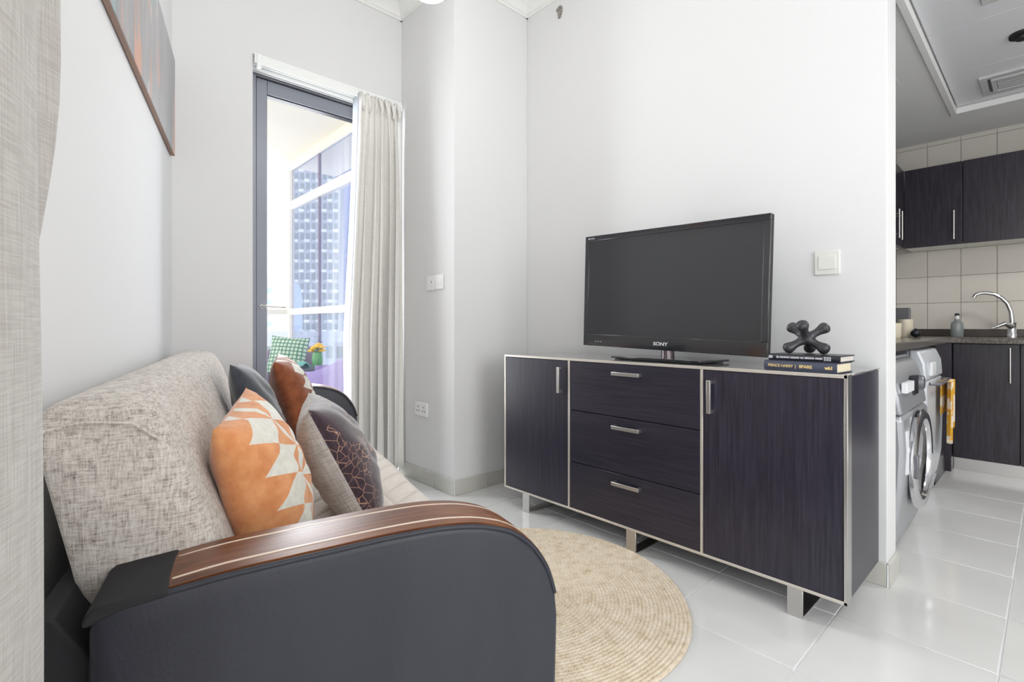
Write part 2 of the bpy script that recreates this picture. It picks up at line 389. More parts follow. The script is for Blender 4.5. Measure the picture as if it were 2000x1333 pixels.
# left (angled) wall with the wide window beside the camera
mb = MB(sd)
mb.box(.62, 3.24, -.48, -.328, 0, CH)
mb.box(-2.6, -1.75, -.48, -.328, 0, CH); mb.box(-1.75, .62, -.48, -.328, 2.38, CH); mb.box(-1.75, .62, -.48, -.328, 0, .2)
struct(mb, 'wall_left', 'wall')
mb = MB()
mb.box(-3.2, XW, .20, .83, 0, CH); mb.box(-3.2, XW, .83, YC+.02, 2.508, CH); mb.box(-3.2, XW, YC-.02, 2.45, 0, 2.508); mb.box(-3.2, XW, YC+.02, 2.45, 2.508, CH)
struct(mb, 'wall_far', 'wall')
struct(MB().box(-3.0, XC, YC, YT+.15, 0, CH), 'wall_column', 'wall')
struct(MB().box(XC, -.43, YT, YT+.155, 0, CH), 'wall_right', 'wall', bevel=.004)
struct(MB().box(-.43, XE, YT, YT+.155, KH, CH), 'wall_bulkhead', 'wall')
wr = MB(); wr.box(XE, XE+.15, -1.25, 0.0, 0, CH); wr.box(XE, XE+.15, 2.0, YK+.15, 0, CH); wr.box(XE, XE+.15, 0, 2.0, 0, .7); wr.box(XE, XE+.15, 0, 2.0, 2.5, CH)
struct(wr, 'wall_rear', 'wall')
# skirting
def skirting(name, tf, a0, a1, step, z=.090):
    m = MB(tf); m.box(a0, a1, .0005, .006, 0, z-.004); base = struct(m, name, 'grout')
    a = a0; first = None
    while a < a1-.02:
        b = min(a+step, a1); m = MB(tf); m.box(a+.0012, b-.0012, .0005, .011, .001, z); m.build('tile', 'skirt', parent=base, bevel=.001, seg=1); a = b
skirting('baseboard_column_front', lambda a, t, z: Vector((a, YC-t, z)), -3.0, XC+.011, .405)
skirting('baseboard_column_side', lambda a, t, z: Vector((XC+t, a, z)), YC, YT, .25)
skirting('baseboard_right', lambda a, t, z: Vector((a, YT-t, z)), XC, -.43, .405)
skirting('baseboard_right_end', lambda a, t, z: Vector((-.43+t, a, z)), YT-.011, YT+.155, .3)
skirting('baseboard_far', lambda a, t, z: Vector((XW+t, a, z)), .46, .83, .4)
skirting('baseboard_left', lambda a, t, z: SD(a, -.328+t, z), .62, 3.0, .405)
# cornices: stepped plaster mouldings
def cornice(name, tf, a0, a1):
    prof = [(0, CH), (.085, CH), (.085, CH-.012), (.07, CH-.022), (.05, CH-.03), (.03, CH-.05), (.022, CH-.066), (.012, CH-.07), (.012, CH-.085), (0, CH-.085)]
    m = MB(tf); n = len(prof); m.add([(a0, p[0], p[1]) for p in prof]+[(a1, p[0], p[1]) for p in prof], [(i, (i+1) % n, n+(i+1) % n, n+i) for i in range(n)]+[tuple(range(n)), tuple(range(n, 2*n))[::-1]])
    struct(m, name, 'ceil', smooth=True, auto=30)
cornice('trim_1', lambda a, t, z: Vector((XW+t, a, z)), .40, YC)
cornice('trim_2', lambda a, t, z: Vector((a, YC-t, z)), XW, XC+.085)
cornice('trim_3', lambda a, t, z: Vector((XC+t, a, z)), YC-.085, YT)
cornice('trim_4', lambda a, t, z: Vector((a, YT-t, z)), XC, XE)
cornice('trim_5', lambda a, t, z: SD(a, -.328+t, z), -2.5, 3.02)
# window beside the camera, and an unseen one added behind it for the fill
def window_unit(name, tf, a0, a1, z0, z1, nm):
    m = MB(tf); t = .05
    m.box(a0, a1, -.03, .03, z0, z0+t); m.box(a0, a1, -.03, .03, z1-t, z1); m.box(a0, a0+t, -.03, .03, z0+t, z1-t); m.box(a1-t, a1, -.03, .03, z0+t, z1-t)
    o = struct(m, name, 'alu')
    for k in range(1, nm):
        a = a0+(a1-a0)*k/nm; MB(tf).box(a-.02, a+.02, -.025, .025, z0+t, z1-t).build('mullion', 'alu', parent=o)
    for k in range(nm):
        p, q = a0+(a1-a0)*k/nm+.02, a0+(a1-a0)*(k+1)/nm-.02
        MB(tf).box(p, q, -.004, .004, z0+t, z1-t).build('pane', 'clear', parent=o)
window_unit('window_1', lambda a, t, z: SD(a, -.43+t, z), -1.75, .62, .2, 2.38, 3)
window_unit('added_rear_window', lambda a, t, z: Vector((XE+.08+t, a, z)), 0.0, 2.0, .7, 2.5, 2)

# ---------------- balcony door
XD = -3.13
def dbox(m, y0, y1, z0, z1, dx0=-.03, dx1=.03): m.box(XD+dx0, XD+dx1, y0, y1, z0, z1); return m
m = MB(); dbox(m, .83, .872, 0, 2.508, -.045, .045); dbox(m, .872, YC-.02, 2.435, 2.508, -.045, .045); dbox(m, YC-.06, YC-.02, 0, 2.435, -.045, .045); dbox(m, .872, YC-.06, 0, .035, -.045, .045)
dr = struct(m, 'door_1', 'alu', bevel=.003)
m = MB(); dbox(m, .876, .936, .04, 2.43); dbox(m, .936, 1.63, 2.352, 2.43); dbox(m, 1.63, 1.69, .04, 2.43); dbox(m, .936, 1.63, .04, .12)
m.build('door_leaf_frame', 'alu', parent=dr, bevel=.003)
m = MB(); dbox(m, .93, 1.636, 2.345, 2.353, -.02, .02); dbox(m, .93, .937, .12, 2.35, -.02, .02); dbox(m, .873, 1.69, 2.430, 2.436, .0, .032)
m.build('gasket', 'dkgasket', parent=dr)
dbox(MB(), .936, 1.63, .12, 2.352, -.005, .005).build('pane', 'clear', parent=dr)
m = MB(); m.lathe([(0, 0), (.011, 0), (.011, .008), (0, .008)], (XD+.03, .905, 1.115), 16, 'x'); m.tube([(XD+.035, .905, 1.115), (XD+.075, .905, 1.115), (XD+.082, .915, 1.115), (XD+.082, 1.02, 1.112)], .008, 8)
m.build('handle', 'steel', parent=dr, smooth=True)
# ================================================================ BALCONY AND CITY
struct(MB().box(-6.65, -3.2, -1.6, 2.35, -.14, -.02), 'floor_balcony', 'bfloor')
struct(MB().box(-6.70, -3.2, -1.6, 2.9, 3.06, 3.25), 'ceiling_balcony', 'bceil')
YP, XO = 2.25, -6.55
pw = struct(MB().box(XO+.06, -3.2, YP-.03, YP+.03, 2.95, 3.06).box(XO+.06, -3.2, YP-.03, YP+.03, 2.46, 2.56).box(XO+.06, -3.2, YP-.04, YP+.04, 1.145, 1.22).box(XO, XO+.06, YP-.03, YP+.03, -.02, 3.06).box(XO+.06, -3.2, YP-.03, YP+.03, -.02, .04), 'window_3', 'bframe')
xm_ = [XO+.06, -5.62, -4.52, -3.2]
for k in range(3):
    for z0, z1 in ((.04, 1.145), (1.22, 2.46), (2.56, 2.95)):
        MB().box(xm_[k]+.01, xm_[k+1]-.01, YP-.005, YP+.005, z0, z1).build('pane', 'lavglass', parent=pw)
for xm in xm_[1:3]: MB().box(xm-.012, xm+.012, YP-.015, YP+.015, .04, 2.95).build('mullion', 'mauve', parent=pw)
br = thing('balcony_railing', (XO, .3, -.02), 'cream balcony railing with glass infill outside the glazed door', 'railing')
MB().box(XO-.03, XO+.03, -1.6, YP-.04, 1.15, 1.215).build('top_rail', 'bframe', parent=br, bevel=.01)
MB().box(XO-.015, XO+.015, -1.6, YP-.04, .06, .10).build('bottom_rail', 'bframe', parent=br)
for k in range(4):
    y = -1.58+k*1.16; MB().box(XO-.02, XO+.02, y, y+.04, -.02, 1.15).build('post', 'bframe', parent=br)
for k in range(3):
    y = -1.54+k*1.16; MB().box(XO-.005, XO+.005, y, y+1.12, .10, 1.15).build('glass_panel', 'mesh', parent=br)
def camp(px, Y):   # ground position straight ahead of the photograph's column px at distance Y
    X = (px-1000)/978*Y; return (cos(YAW)*X-sin(YAW)*Y, sin(YAW)*X+cos(YAW)*Y)
# tall tower set behind the lavender glass in place of its reflection
tx, ty = camp(613, 150); fx = Vector((cos(YAW), sin(YAW), 0)); fy = Vector((-sin(YAW), cos(YAW), 0))
T0 = Vector((tx, ty, -25))
def tw(a, b, c): return T0+fx*a+fy*b+Vector((0, 0, c))
tow = thing('reflection_tower', T0, 'tall pale residential tower with window grid in place of its reflection in the balcony glass', 'building')
m = MB(tw); m.box(-7.9, 7.9, 0, 14, 0, 92); m.build('tower_body', 'tower', parent=tow)
MB(tw).box(7.9, 26, 3, 14, 0, 95).build('glass_wing', 'wing', parent=tow)
m = MB(tw); m2 = MB(tw)
for fz in range(30):
    for k in range(9):
        xx = -7.4+k*1.7; m.box(xx, xx+1.0, -.15, .2, 1+fz*3, 2.9+fz*3)
        if (k+fz) % 2 == 0: m2.box(xx-.2, xx+1.2, -.9, 0, .2+fz*3, 1.0+fz*3)
tag(m.build('windows', 'towerw', parent=tow), kind='stuff'); tag(m2.build('balconies', 'towerl', parent=tow), kind='stuff')
# rounded building over the railing
bx, by = camp(530, 110); B0 = Vector((bx, by, -25))
rb = thing('rounded_office_block', B0, 'pale blue rounded office block far beyond the balcony railing', 'building')
m = MB(lambda a, b, c: B0+fx*a+fy*b+Vector((0, 0, c)))
m.prism([(-2.6, 0), (2.6, 0), (2.6, 33)]+[(2.6-5.2*q, 33+4*math.sqrt(max(0, 1-(2*q-1)**2))) for q in [i/12 for i in range(1, 12)]]+[(-2.6, 33)], 0, 10, 'xz'); m.build('block', 'cityblue', parent=rb)
for k in range(12):
    mm = MB(lambda a, b, c: B0+fx*a+fy*b+Vector((0, 0, c))); mm.box(-2.65, 2.65, -.3, 0, 10+k*2.1, 10.5+k*2.1); mm.build('slab_edge', 'towerl', parent=rb)
bx, by = camp(516, 90); S0 = Vector((bx, by, -25))
st = thing('striped_apartment_block', S0, 'white apartment block with stacked balconies at the left of the doorway view', 'building')
sf = lambda a, b, c: S0+fx*a+fy*b+Vector((0, 0, c))
m = MB(sf); m.box(-4, 1.1, 0, 8, 0, 35); m.build('block', 'towerl', parent=st)
for k in range(14):
    MB(sf).box(-4, 1.3, -.5, .2, 6+k*2, 6.9+k*2).build('balcony_band', 'cityblue', parent=st)
bx, by = camp(530, 60); L0 = Vector((bx, by, -25))
lf = lambda a, b, c: L0+fx*a+fy*b+Vector((0, 0, c))
lb = thing('low_rise_building', L0, 'pale low building showing through the railing glass', 'building')
m = MB(lf); m.box(-9, 9, 0, 12, 0, 25.3); m.build('block', 'tower', parent=lb)
for k in range(14):
    for q in range(3): MB(lf).box(-8.4+k*1.25, -7.7+k*1.25, -.1, .1, 17+q*2.6, 18.4+q*2.6).build('window', 'towerw', parent=lb)
# balcony furniture
def shell_chair(name, loc, rz, mat, label, w=.62, dp=.58, hb_=.84, ha=.62, group=None):
    t = thing(name, loc, label, 'chair', group)
    cr, sr = cos(rz), sin(rz)
    tf = lambda a, b, c: Vector((loc[0]+a*cr-b*sr, loc[1]+a*sr+b*cr, loc[2]+c))
    def fn(u, v):
        a = -pi*1.18+u*pi*1.36*1.0+pi*.5-pi*.0    # wrap round the back
        ang = pi*.5+(u-.5)*pi*1.45
        back = max(0, sin(ang)); top = ha+(hb_-ha)*(back**1.4)
        rr = 1+.10*v
        return (w/2*rr*cos(ang), dp/2*rr*sin(ang), .30+(top-.30)*v)
    m = MB(tf); m.grid(fn, 40, 8); m.build('shell', mat, parent=t, smooth=True, solid=.018, auto=0)
    m = MB(tf); m.lathe([(0, .40), (.24, .40), (.255, .385), (.25, .34), (.20, .31), (0, .31)], (0, 0, 0), 28); m.build('seat', mat, parent=t, smooth=True)
    for ax, ay in ((-.2, -.18), (.2, -.18), (-.2, .18), (.2, .18)):
        m = MB(tf); m.tube([(ax, ay, .33), (ax*1.15, ay*1.15, 0)], .016, 8); m.build('leg', 'alu', parent=t, smooth=True)
    return t
px, py = camp(642, 4.1); shell_chair('tub_chair', (px, py, -.02), R(-43), 'lavender', 'lavender plastic tub chair on the balcony beside the door curtain', .66, .62, .87, .68)
px, py = camp(548, 5.2); shell_chair('tub_chair', (px, py, -.02), R(47), 'mauve', 'mauve grey tub chair on the balcony holding the green cushion', .66, .60, .84, .62)
tx_, ty_ = camp(604, 4.75)
tb = thing('balcony_table', (tx_, ty_, -.02), 'round dark balcony table with vase and teal cloth on it', 'table')
MB().lathe([(0, .60), (.21, .60), (.22, .61), (.22, .625), (.21, .635), (0, .635)], (tx_, ty_, -.02), 36).build('tabletop', 'tabletop', parent=tb, smooth=True)
MB().lathe([(0, 0), (.18, 0), (.18, .02), (.03, .035), (.03, .6), (0, .6)], (tx_, ty_, -.02), 24).build('pedestal', 'alu', parent=tb, smooth=True)
vx, vy = camp(620, 4.72); zt = .615
va = thing('flower_vase', (vx, vy, zt), 'green vase with yellow flowers on the balcony table', 'vase')
MB().lathe([(0, 0), (.035, 0), (.045, .03), (.05, .08), (.042, .12), (.038, .14), (.034, .14), (.03, .12), (0, .11)], (vx, vy, zt), 20).build('vase_body', 'vaseg', parent=va, smooth=True)
for k in range(9):
    a = k*2.4; rr = .012+.05*math.sqrt(k/9); cx_, cy_, cz_ = vx+rr*cos(a), vy+rr*sin(a), zt+.205+.025*sin(k*1.7)-.035*(rr/.06)
    m = MB(); m.tube([(vx, vy, zt+.10), (cx_, cy_, cz_)], .003, 5); st_ = m.build('stem', 'leafm', parent=va)
    m = MB()
    for q in range(6):
        b = q*pi/3+k; m.ball((cx_+.018*cos(b), cy_+.018*sin(b), cz_), .017, 8, (1, 1, .7))
    m.ball((cx_, cy_, cz_+.008), .012, 8); m.build('flower', 'petal', parent=va, smooth=True)
def pillow_mesh(half, T, seed=0, n=26, sag=.06, flat=.65):
    rnd = random.Random(seed); ph = [rnd.uniform(0, 6.28) for _ in range(6)]
    m = MB()
    def fn(sign):
        def g(a, b):
            u, v = a*2-1, b*2-1
            xx = half*u*(1-sag*cos(v*pi/2)); zz = half*v*(1-sag*cos(u*pi/2))
            t = T*(max(0, (1-abs(u)**2.4))*max(0, (1-abs(v)**2.4)))**.52
            wr_ = .006*sin(7*u+5*v+ph[0])*sin(6*v-3*u+ph[1])+.004*sin(13*u-9*v+ph[2])
            edge = max(0, (1-u*u))*max(0, (1-v*v))
            return (xx, sign*(t*(1 if sign > 0 else flat)+wr_*edge), zz)
        return g
    m.cur = 0; m.grid(fn(1), n, n); m.cur = 1; m.grid(fn(-1), n, n)
    return m
def cushion(name, s, d, z, half, T, tilt, yaw, roll, mats, label, cat='cushion', seed=1, basis=None, flat=.65):
    """square cushion: its seam plane leans back by tilt against whatever is behind it"""
    o = pillow_mesh(half, T, seed, flat=flat).build(name, mats, smooth=True, auto=50)
    if basis is None: X0, N0 = -SH, DH
    else: X0, N0 = basis
    rz = Matrix.Rotation(yaw, 3, 'Z'); X1 = rz @ X0; N1 = rz @ N0; Z1 = Vector((0, 0, 1))
    V = Z1*cos(tilt)-N1*sin(tilt); N2 = N1*cos(tilt)+Z1*sin(tilt)
    mt = Matrix((X1, N2, V)).transposed() @ Matrix.Rotation(roll, 3, 'Y')
    o.matrix_world = Matrix.Translation(SD(s, d, z) if basis is None else Vector((s, d, z))) @ mt.to_4x4()
    md = o.modifiers.new('weld', 'WELD'); md.merge_threshold = 1e-4
    return tag(o, label, cat)
px, py = camp(562, 5.16); o = cushion('cushion', px, py, .70, .20, .065, R(16), R(0), R(4), ['plaid', 'plaid'], 'green plaid cushion with teal edging on the balcony chair', seed=9, basis=(Vector((cos(YAW), sin(YAW), 0)), Vector((sin(YAW), -cos(YAW), 0))))
m = MB(); px, py = camp(584, 4.70)
m.grid(lambda u, v: (px+(u-.5)*.20, py+(v-.5)*.16, .630+.022*abs(sin(9*u+4*v))+.015*sin(11*v)), 24, 18)
tag(m.build('folded_cloth', 'teal', smooth=True, solid=.006, org=(px, py, .615)), 'crumpled teal cloth lying on the balcony table', 'cloth')
px, py = camp(650, 4.08); cushion('cushion', px, py, .50, .16, .06, R(60), R(20), 0, ['cream', 'cream'], 'cream seat cushion in the lavender balcony chair', seed=4, basis=(Vector((cos(YAW), sin(YAW), 0)), Vector((sin(YAW), -cos(YAW), 0))))

# ================================================================ DOOR CURTAIN AND RAIL
cr = thing('curtain_rail', (-2.97, 1.3, 2.44), 'white double curtain rail fixed under the lintel over the balcony door', 'curtain rail')
for k, (xr, z0, z1) in enumerate(((-3.055, 2.440, 2.506), (-2.995, 2.452, 2.506))):
    m = MB(); m.box(xr-.016, xr+.016, .835, YC-.005, z1-.012, z1); m.box(xr+.010, xr+.016, .835, YC-.005, z0, z1-.012); m.box(xr-.016, xr-.010, .835, YC-.005, z0, z1-.012)
    m.build('track', 'rail', parent=cr, bevel=.001, seg=1)
for y in (.855, .87):
    pass
MB().box(-3.0, -2.972, .846, .868, 2.43, 2.505).build('end_bracket', 'rail', parent=cr, bevel=.002)
MB().box(-3.07, -3.04, .838, .850, 2.45, 2.505).build('end_bracket', 'rail', parent=cr, bevel=.002)
ct = thing('curtain', (-2.965, 1.57, .06), 'pale grey pleated curtain drawn to the right of the balcony door', 'curtain')
NF = 6
def drape(u, v):
    z = 2.47-v*(2.47-.06)
    y0 = 1.435-.075*min(1, v*1.6); y1 = 1.715+.02*min(1, v*3)
    ph = u*NF*2*pi
    pinch = 1-.45*math.exp(-((v-.05)/.05)**2)
    amp = (.030*pinch+.012*v)*(1+.35*sin(3.1*u*6+1.3))
    y = y0+(y1-y0)*u+.016*sin(2*ph+.6)*(.4+v)
    x = -2.962+amp*sin(ph+.5*sin(v*2.2+u*5))+.006*sin(ph*2.3+v*6)
    return (x, y, z)
MB().grid(drape, 130, 40).build('cloth', 'curtain2', parent=ct, smooth=True, solid=.003, auto=0)
MB().grid(lambda u, v: (drape(0, v)[0]-.004-.060*u, drape(0, v)[1]-.001-.010*u+.004*sin(v*7)*u, drape(0, v)[2]), 8, 40).build('lining', 'lining', parent=ct, smooth=True, solid=.003, auto=0)
for k in range(7):
    y = 1.45+k*.043; m = MB(); m.tube([(-2.975+.012*sin(k*2), y, 2.48), (-2.955, y+.004, 2.45), (-2.945, y+.008, 2.40), (-2.955, y+.006, 2.365)], [.012, .013, .011, .007], 8); m.build('pleat', 'curtain2', parent=ct, smooth=True, auto=0)

# ================================================================ NEAR CURTAIN
nc = thing('curtain', SD(.55, -.21, .03), 'grey linen curtain hanging at the left edge close to the camera', 'curtain')
def lerp(a, b, t): return a+(b-a)*t
TOP = [(.10, -.225), (.18, -.268), (.27, -.262), (.36, -.215), (.45, -.200), (.54, -.208), (.60, -.196), (.66, -.1905), (.700, -.1945), (.715, -.222), (.730, -.250), (.760, -.262), (.800, -.250), (.835, -.225), (.862, -.2185), (.875, -.245), (.88, -.275)]
BOT = [(.10, -.225), (.18, -.268), (.27, -.262), (.36, -.215), (.45, -.198), (.54, -.204), (.60, -.194), (.66, -.1885), (.700, -.1925), (.712, -.22), (.72, -.250), (.74, -.268), (.76, -.268), (.778, -.255), (.79, -.250), (.80, -.265), (.80, -.28)]
def cat(P, t):
    n = len(P)-1; i = min(int(t*n), n-1); f = t*n-i
    p0, p1, p2, p3 = P[max(i-1, 0)], P[i], P[i+1], P[min(i+2, n)]
    return tuple(.5*((2*p1[k])+(-p0[k]+p2[k])*f+(2*p0[k]-5*p1[k]+4*p2[k]-p3[k])*f*f+(-p0[k]+3*p1[k]-3*p2[k]+p3[k])*f**3) for k in range(2))
def near_drape(u, v):
    z = 2.5-v*2.47
    k = 0 if z > 1.35 else min(1, (1.35-z)/.55); k = k*k*(3-2*k)
    a, b = cat(TOP, u), cat(BOT, u)
    return (lerp(a[0], b[0], k), lerp(a[1], b[1], k)+.002*sin(z*5+u*9), z)
MB(sd).grid(near_drape, 150, 44).build('cloth', 'curtain', parent=nc, smooth=True, solid=.002, auto=0)
m = MB(sd); m.tube([near_drape(8.15/16, q/30) for q in range(31)], .0028, 6); m.build('fold_edge', 'curtain', parent=nc, smooth=True, auto=0)  # thin bead added to draw the fold's light and shade edge
MB(sd).box(.05, .95, -.25, -.22, 2.5, 2.53).build('rail', 'rail', parent=nc)

# ================================================================ SOFA
S0_ = SD(1.9, .18, 0)
sofa = thing('sofa', S0_, 'beige tweed sofa bed with black leather and wood arms along the left wall', 'sofa')
PROF = [(-.191, .05), (-.191, .30), (-.190, .50), (-.188, .585), (-.180, .612), (-.160, .619), (-.096, .623), (-.027, .629), (.05, .632), (.116, .634), (.21, .637), (.297, .636), (.35, .631), (.397, .622), (.452, .602), (.497, .567), (.533, .515), (.551, .461), (.556, .415), (.552, .283), (.545, .15), (.540, .05)]
def arm(s0, s1, dd, dz, outer, label=None):
    P = [(d+dd, z+(dz if z > .1 else 0)) for d, z in PROF]
    n = len(P); cols = [0, .012, .03, .08, .18, .5, .97, .988, 1]; infl = [-.010, -.003, 0, .001, .0015, .002, 0, -.003, -.010]; rear = [.030, .020, .012, .005, .001, 0, 0, 0, .01]
    cen = (.18+dd, .3)
    m = MB(sd); vs = []
    for c_, k, rr_ in zip(cols, infl, rear):
        for d, z in P:
            L = math.hypot(d-cen[0], z-cen[1]); q = (L+k)/L
            vs.append((lerp(s0, s1, c_), cen[0]+(d-cen[0])*q+rr_*max(0, min(1, (dd-.10-d)/.08))*max(0, min(1, (.60+dz-z)/.03)), max(.05, cen[1]+(z-cen[1])*q)))
    fs = [(j*n+i, j*n+(i+1) % n, (j+1)*n+(i+1) % n, (j+1)*n+i) for j in range(len(cols)-1) for i in range(n)]
    fs += [tuple(range(n))[::-1], tuple(range((len(cols)-1)*n, len(cols)*n))]
    m.add(vs, fs); a = m.build('arm', 'leather', parent=sofa, smooth=True, auto=38)
    # polished wood top following the arm's curve
    def strip(sa, sb, i0, i1, off, th, name, mat, crown=0.0, sub=6, dstart=None):
        pts = []
        Q = P[i0:i1+1]
        if dstart is not None: Q = [(dstart+dd, .621+dz)]+[q for q in Q if q[0] > dstart+dd+.01]
        dense = []
        for i in range(len(Q)-1):
            for k in range(3):
                t = (i+k/3)/(len(Q)-1); dense.append(cat(Q, t))
        dense.append(Q[-1])
        nn = len(dense); vs = []; nc_ = sub
        for lay in (0, 1):
            for j in range(nc_+1):
                c_ = j/nc_
                for i, (d, z) in enumerate(dense):
                    q0, q1 = dense[max(i-1, 0)], dense[min(i+1, nn-1)]; tx_, tz_ = q1[0]-q0[0], q1[1]-q0[1]; L = math.hypot(tx_, tz_)
                    nx_, nz_ = -tz_/L, tx_/L
                    o_ = off-(th if lay == 0 else 0)+crown*(1-(2*c_-1)**2)
                    vs.append((lerp(sa, sb, c_), d+nx_*o_, z+nz_*o_))
        fs = []; base = (nc_+1)*nn
        for j in range(nc_):
            for i in range(nn-1):
                fs.append((j*nn+i, j*nn+i+1, (j+1)*nn+i+1, (j+1)*nn+i)); fs.append((base+j*nn+i, base+(j+1)*nn+i, base+(j+1)*nn+i+1, base+j*nn+i+1))
        for i in range(nn-1):
            fs.append((i, base+i, base+i+1, i+1)); e = nc_*nn; fs.append((e+i, e+i+1, base+e+i+1, base+e+i))
        for i in (0, nn-1):
            for j in range(nc_): fs.append((j*nn+i, (j+1)*nn+i, base+(j+1)*nn+i, base+j*nn+i))
        mm = MB(sd); mm.add(vs, fs); return mm.build(name, mat, parent=a, smooth=True, auto=50)
    w_ = s1-s0
    strip(s0+.010, s1-.008, 5, 17, .007, .012, 'wood_panel', 'wood', .003, dstart=-.098)
    strip(s0+.030, s0+.0365, 5, 17, .0090, .006, 'inlay_strip', 'inlay', .001, 2, dstart=-.094)
    strip(s1-.040, s1-.0345, 5, 17, .0092, .006, 'inlay_strip', 'inlay', .001, 2, dstart=-.094)
    m = MB(sd); m.tube([(s0+.004, d, z+.001) for d, z in [cat(P[5:18], q/60) for q in range(61)]], .0045, 8); m.build('edge_roll', 'leather', parent=a, smooth=True, auto=0)  # roll added to give the rounded leather edge its highlight
    m = MB(sd); prof = [(-.193, .600), (-.190, .615), (-.180, .623), (-.150, .627), (-.098, .631), (-.094, .620), (-.150, .612), (-.186, .600)]
    m.prism([(d+dd, z+dz) for d, z in prof], s0-.002, s1+.002, 'yz'); m.build('leather_cap', 'blackcloth', parent=a, bevel=.004)
    return a
arm(.85, 1.0, 0, 0, True)
arm(2.82, 2.965, -.015, .045, False)
# base, seat and back
m = MB(sd); m.box(.99, 2.83, -.20, .50, .07, .29); m.build('base_frame', 'leather', parent=sofa, bevel=.015)
m = MB(sd); m.prism([(-.225, .10), (-.20, .10), (-.16, .48), (-.235, .60), (-.262, .60)], .90, 2.93, 'yz'); m.build('back_board', 'blackcloth', parent=sofa, bevel=.004)
for s_ in (1.1, 2.72):
    for d_ in (-.13, .43):
        m = MB(sd); m.lathe([(0, 0), (.022, 0), (.026, .07), (0, .07)], (s_, d_, 0), 16); m.build('foot', 'black', parent=sofa, smooth=True)
def cushion_block(prof, s0, s1, name, mat, bulge=.02, ends=.03, n=60):
    """closed (d,z) profile swept along the sofa with softly rounded ends"""
    dense = []
    K = len(prof)
    for i in range(K):
        for k in range(4):
            f = k/4; p0, p1, p2, p3 = prof[(i-1) % K], prof[i], prof[(i+1) % K], prof[(i+2) % K]
            dense.append(tuple(.5*((2*p1[c])+(-p0[c]+p2[c])*f+(2*p0[c]-5*p1[c]+4*p2[c]-p3[c])*f*f+(-p0[c]+3*p1[c]-3*p2[c]+p3[c])*f**3) for c in (0, 1)))
    cd = sum(p[0] for p in dense)/len(dense); cz = sum(p[1] for p in dense)/len(dense)
    rings = []
    for t, k in [(0, .0), (0.0, .60), (.004, .86), (.012, .95), (.028, .99)]: rings.append((s0+t, k, bulge*(1-k*k)))
    for i in range(1, n): rings.append((lerp(s0+.028, s1-.028, i/n), 1, 0))
    for t, k in [(.028, .99), (.012, .95), (.004, .86), (0, .60), (0, 0)]: rings.append((s1-t, k, -bulge*(1-k*k)))
    nn = len(dense); vs = []; fs = []
    for (s, k, bl) in rings:
        for d, z in dense:
            ripple = .004*sin(s*38+z*9)*max(0, min(1, (z-.55)*4))*(1 if s > 1.35 else max(0, (s-1.1)/.25)) if name == 'backrest' else .003*sin(s*11)*sin(d*9)
            vs.append((s-bl, cd+(d-cd)*k+ripple*k, cz+(z-cz)*k))
    for j in range(len(rings)-1):
        for i in range(nn): fs.append((j*nn+i, j*nn+(i+1) % nn, (j+1)*nn+(i+1) % nn, (j+1)*nn+i))
    mm = MB(sd); mm.add(vs, fs); return mm.build(name, mat, parent=sofa, smooth=True, auto=0, weld=True)
seat_prof = [(-.14, .29), (.20, .285), (.50, .29), (.555, .32), (.568, .37), (.545, .415), (.48, .428), (.25, .430), (.02, .428), (-.12, .42)]
cushion_block(seat_prof, 1.004, 2.818, 'seat_cushion', 'quilt', .0)
back_prof = [(-.215, .490), (-.245, .62), (-.275, .76), (-.290, .84), (-.270, .877), (-.215, .886), (-.150, .872), (-.112, .82), (-.075, .72), (-.030, .60), (.012, .47), (.0, .425), (-.08, .430), (-.17, .455)]
bk = cushion_block(back_prof, 1.0, 2.90, 'backrest', 'tweed', .012)
m = MB(sd); m.tube([(.992, -.285, .838), (.988, -.22, .852), (.988, -.16, .846), (.995, -.125, .815)], .003, 6); m.build('seam_piping', 'tweed', parent=bk, smooth=True)

# cushions on the sofa
cushion('cushion', 1.345, .030, .612, .215, .105, R(15), R(-9), R(5), ['zig1', 'orange'], 'large orange suede cushion with cream diamonds at the near end of the sofa', seed=1)
cushion('cushion', 1.65, .262, .582, .212, .095, R(26), R(-6), R(0), ['crackle', 'linen'], 'cushion in grey linen and dark purple crackle velvet between the two orange cushions', seed=2, flat=1.0)
cushion('cushion', 2.20, .035, .655, .215, .085, R(20), R(-2), R(-3), ['charcoal', 'charcoal'], 'plain charcoal velvet cushion leaning behind the orange one', seed=3)
cushion('cushion', 2.56, .190, .655, .215, .10, R(18), R(-6), R(3), ['zig2', 'rust'], 'rust brown cushion with cream triangles at the far end by the window', seed=5)

# ================================================================ PAINTING, LAMP, WALL FITTINGS
pt = thing('canvas_painting', SD(2.16, -.328, 2.07), 'long abstract canvas in grey with orange and cream strokes on the left wall', 'painting')
MB(sd).box(1.36, 2.945, -.326, -.309, 1.835, 2.305).build('canvas_body', 'canvasedge', parent=pt, bevel=.002)
MB(sd).box(1.362, 2.943, -.3095, -.3075, 1.836, 2.304).build('painted_face', 'painting', parent=pt)
px, py = camp(840, 2.0)
pl = thing('pendant_lamp', (px, py, 2.32), 'white globe ceiling lamp just showing at the top edge', 'lamp')
MB().lathe([(0, -.09), (.03, -.085), (.06, -.068), (.082, -.035), (.09, 0), (.082, .035), (.06, .068), (.03, .085), (0, .088)], (px, py, 2.396), 32).build('globe', 'globe', parent=pl, smooth=True, auto=0)
MB().tube([(px, py, 2.48), (px, py, 3.12)], .004, 8).build('cord', 'whiteplastic', parent=pl)
MB().lathe([(0, 0), (.05, 0), (.05, .03), (0, .03)], (px, py, 3.12), 24).build('canopy', 'whiteplastic', parent=pl, smooth=True)
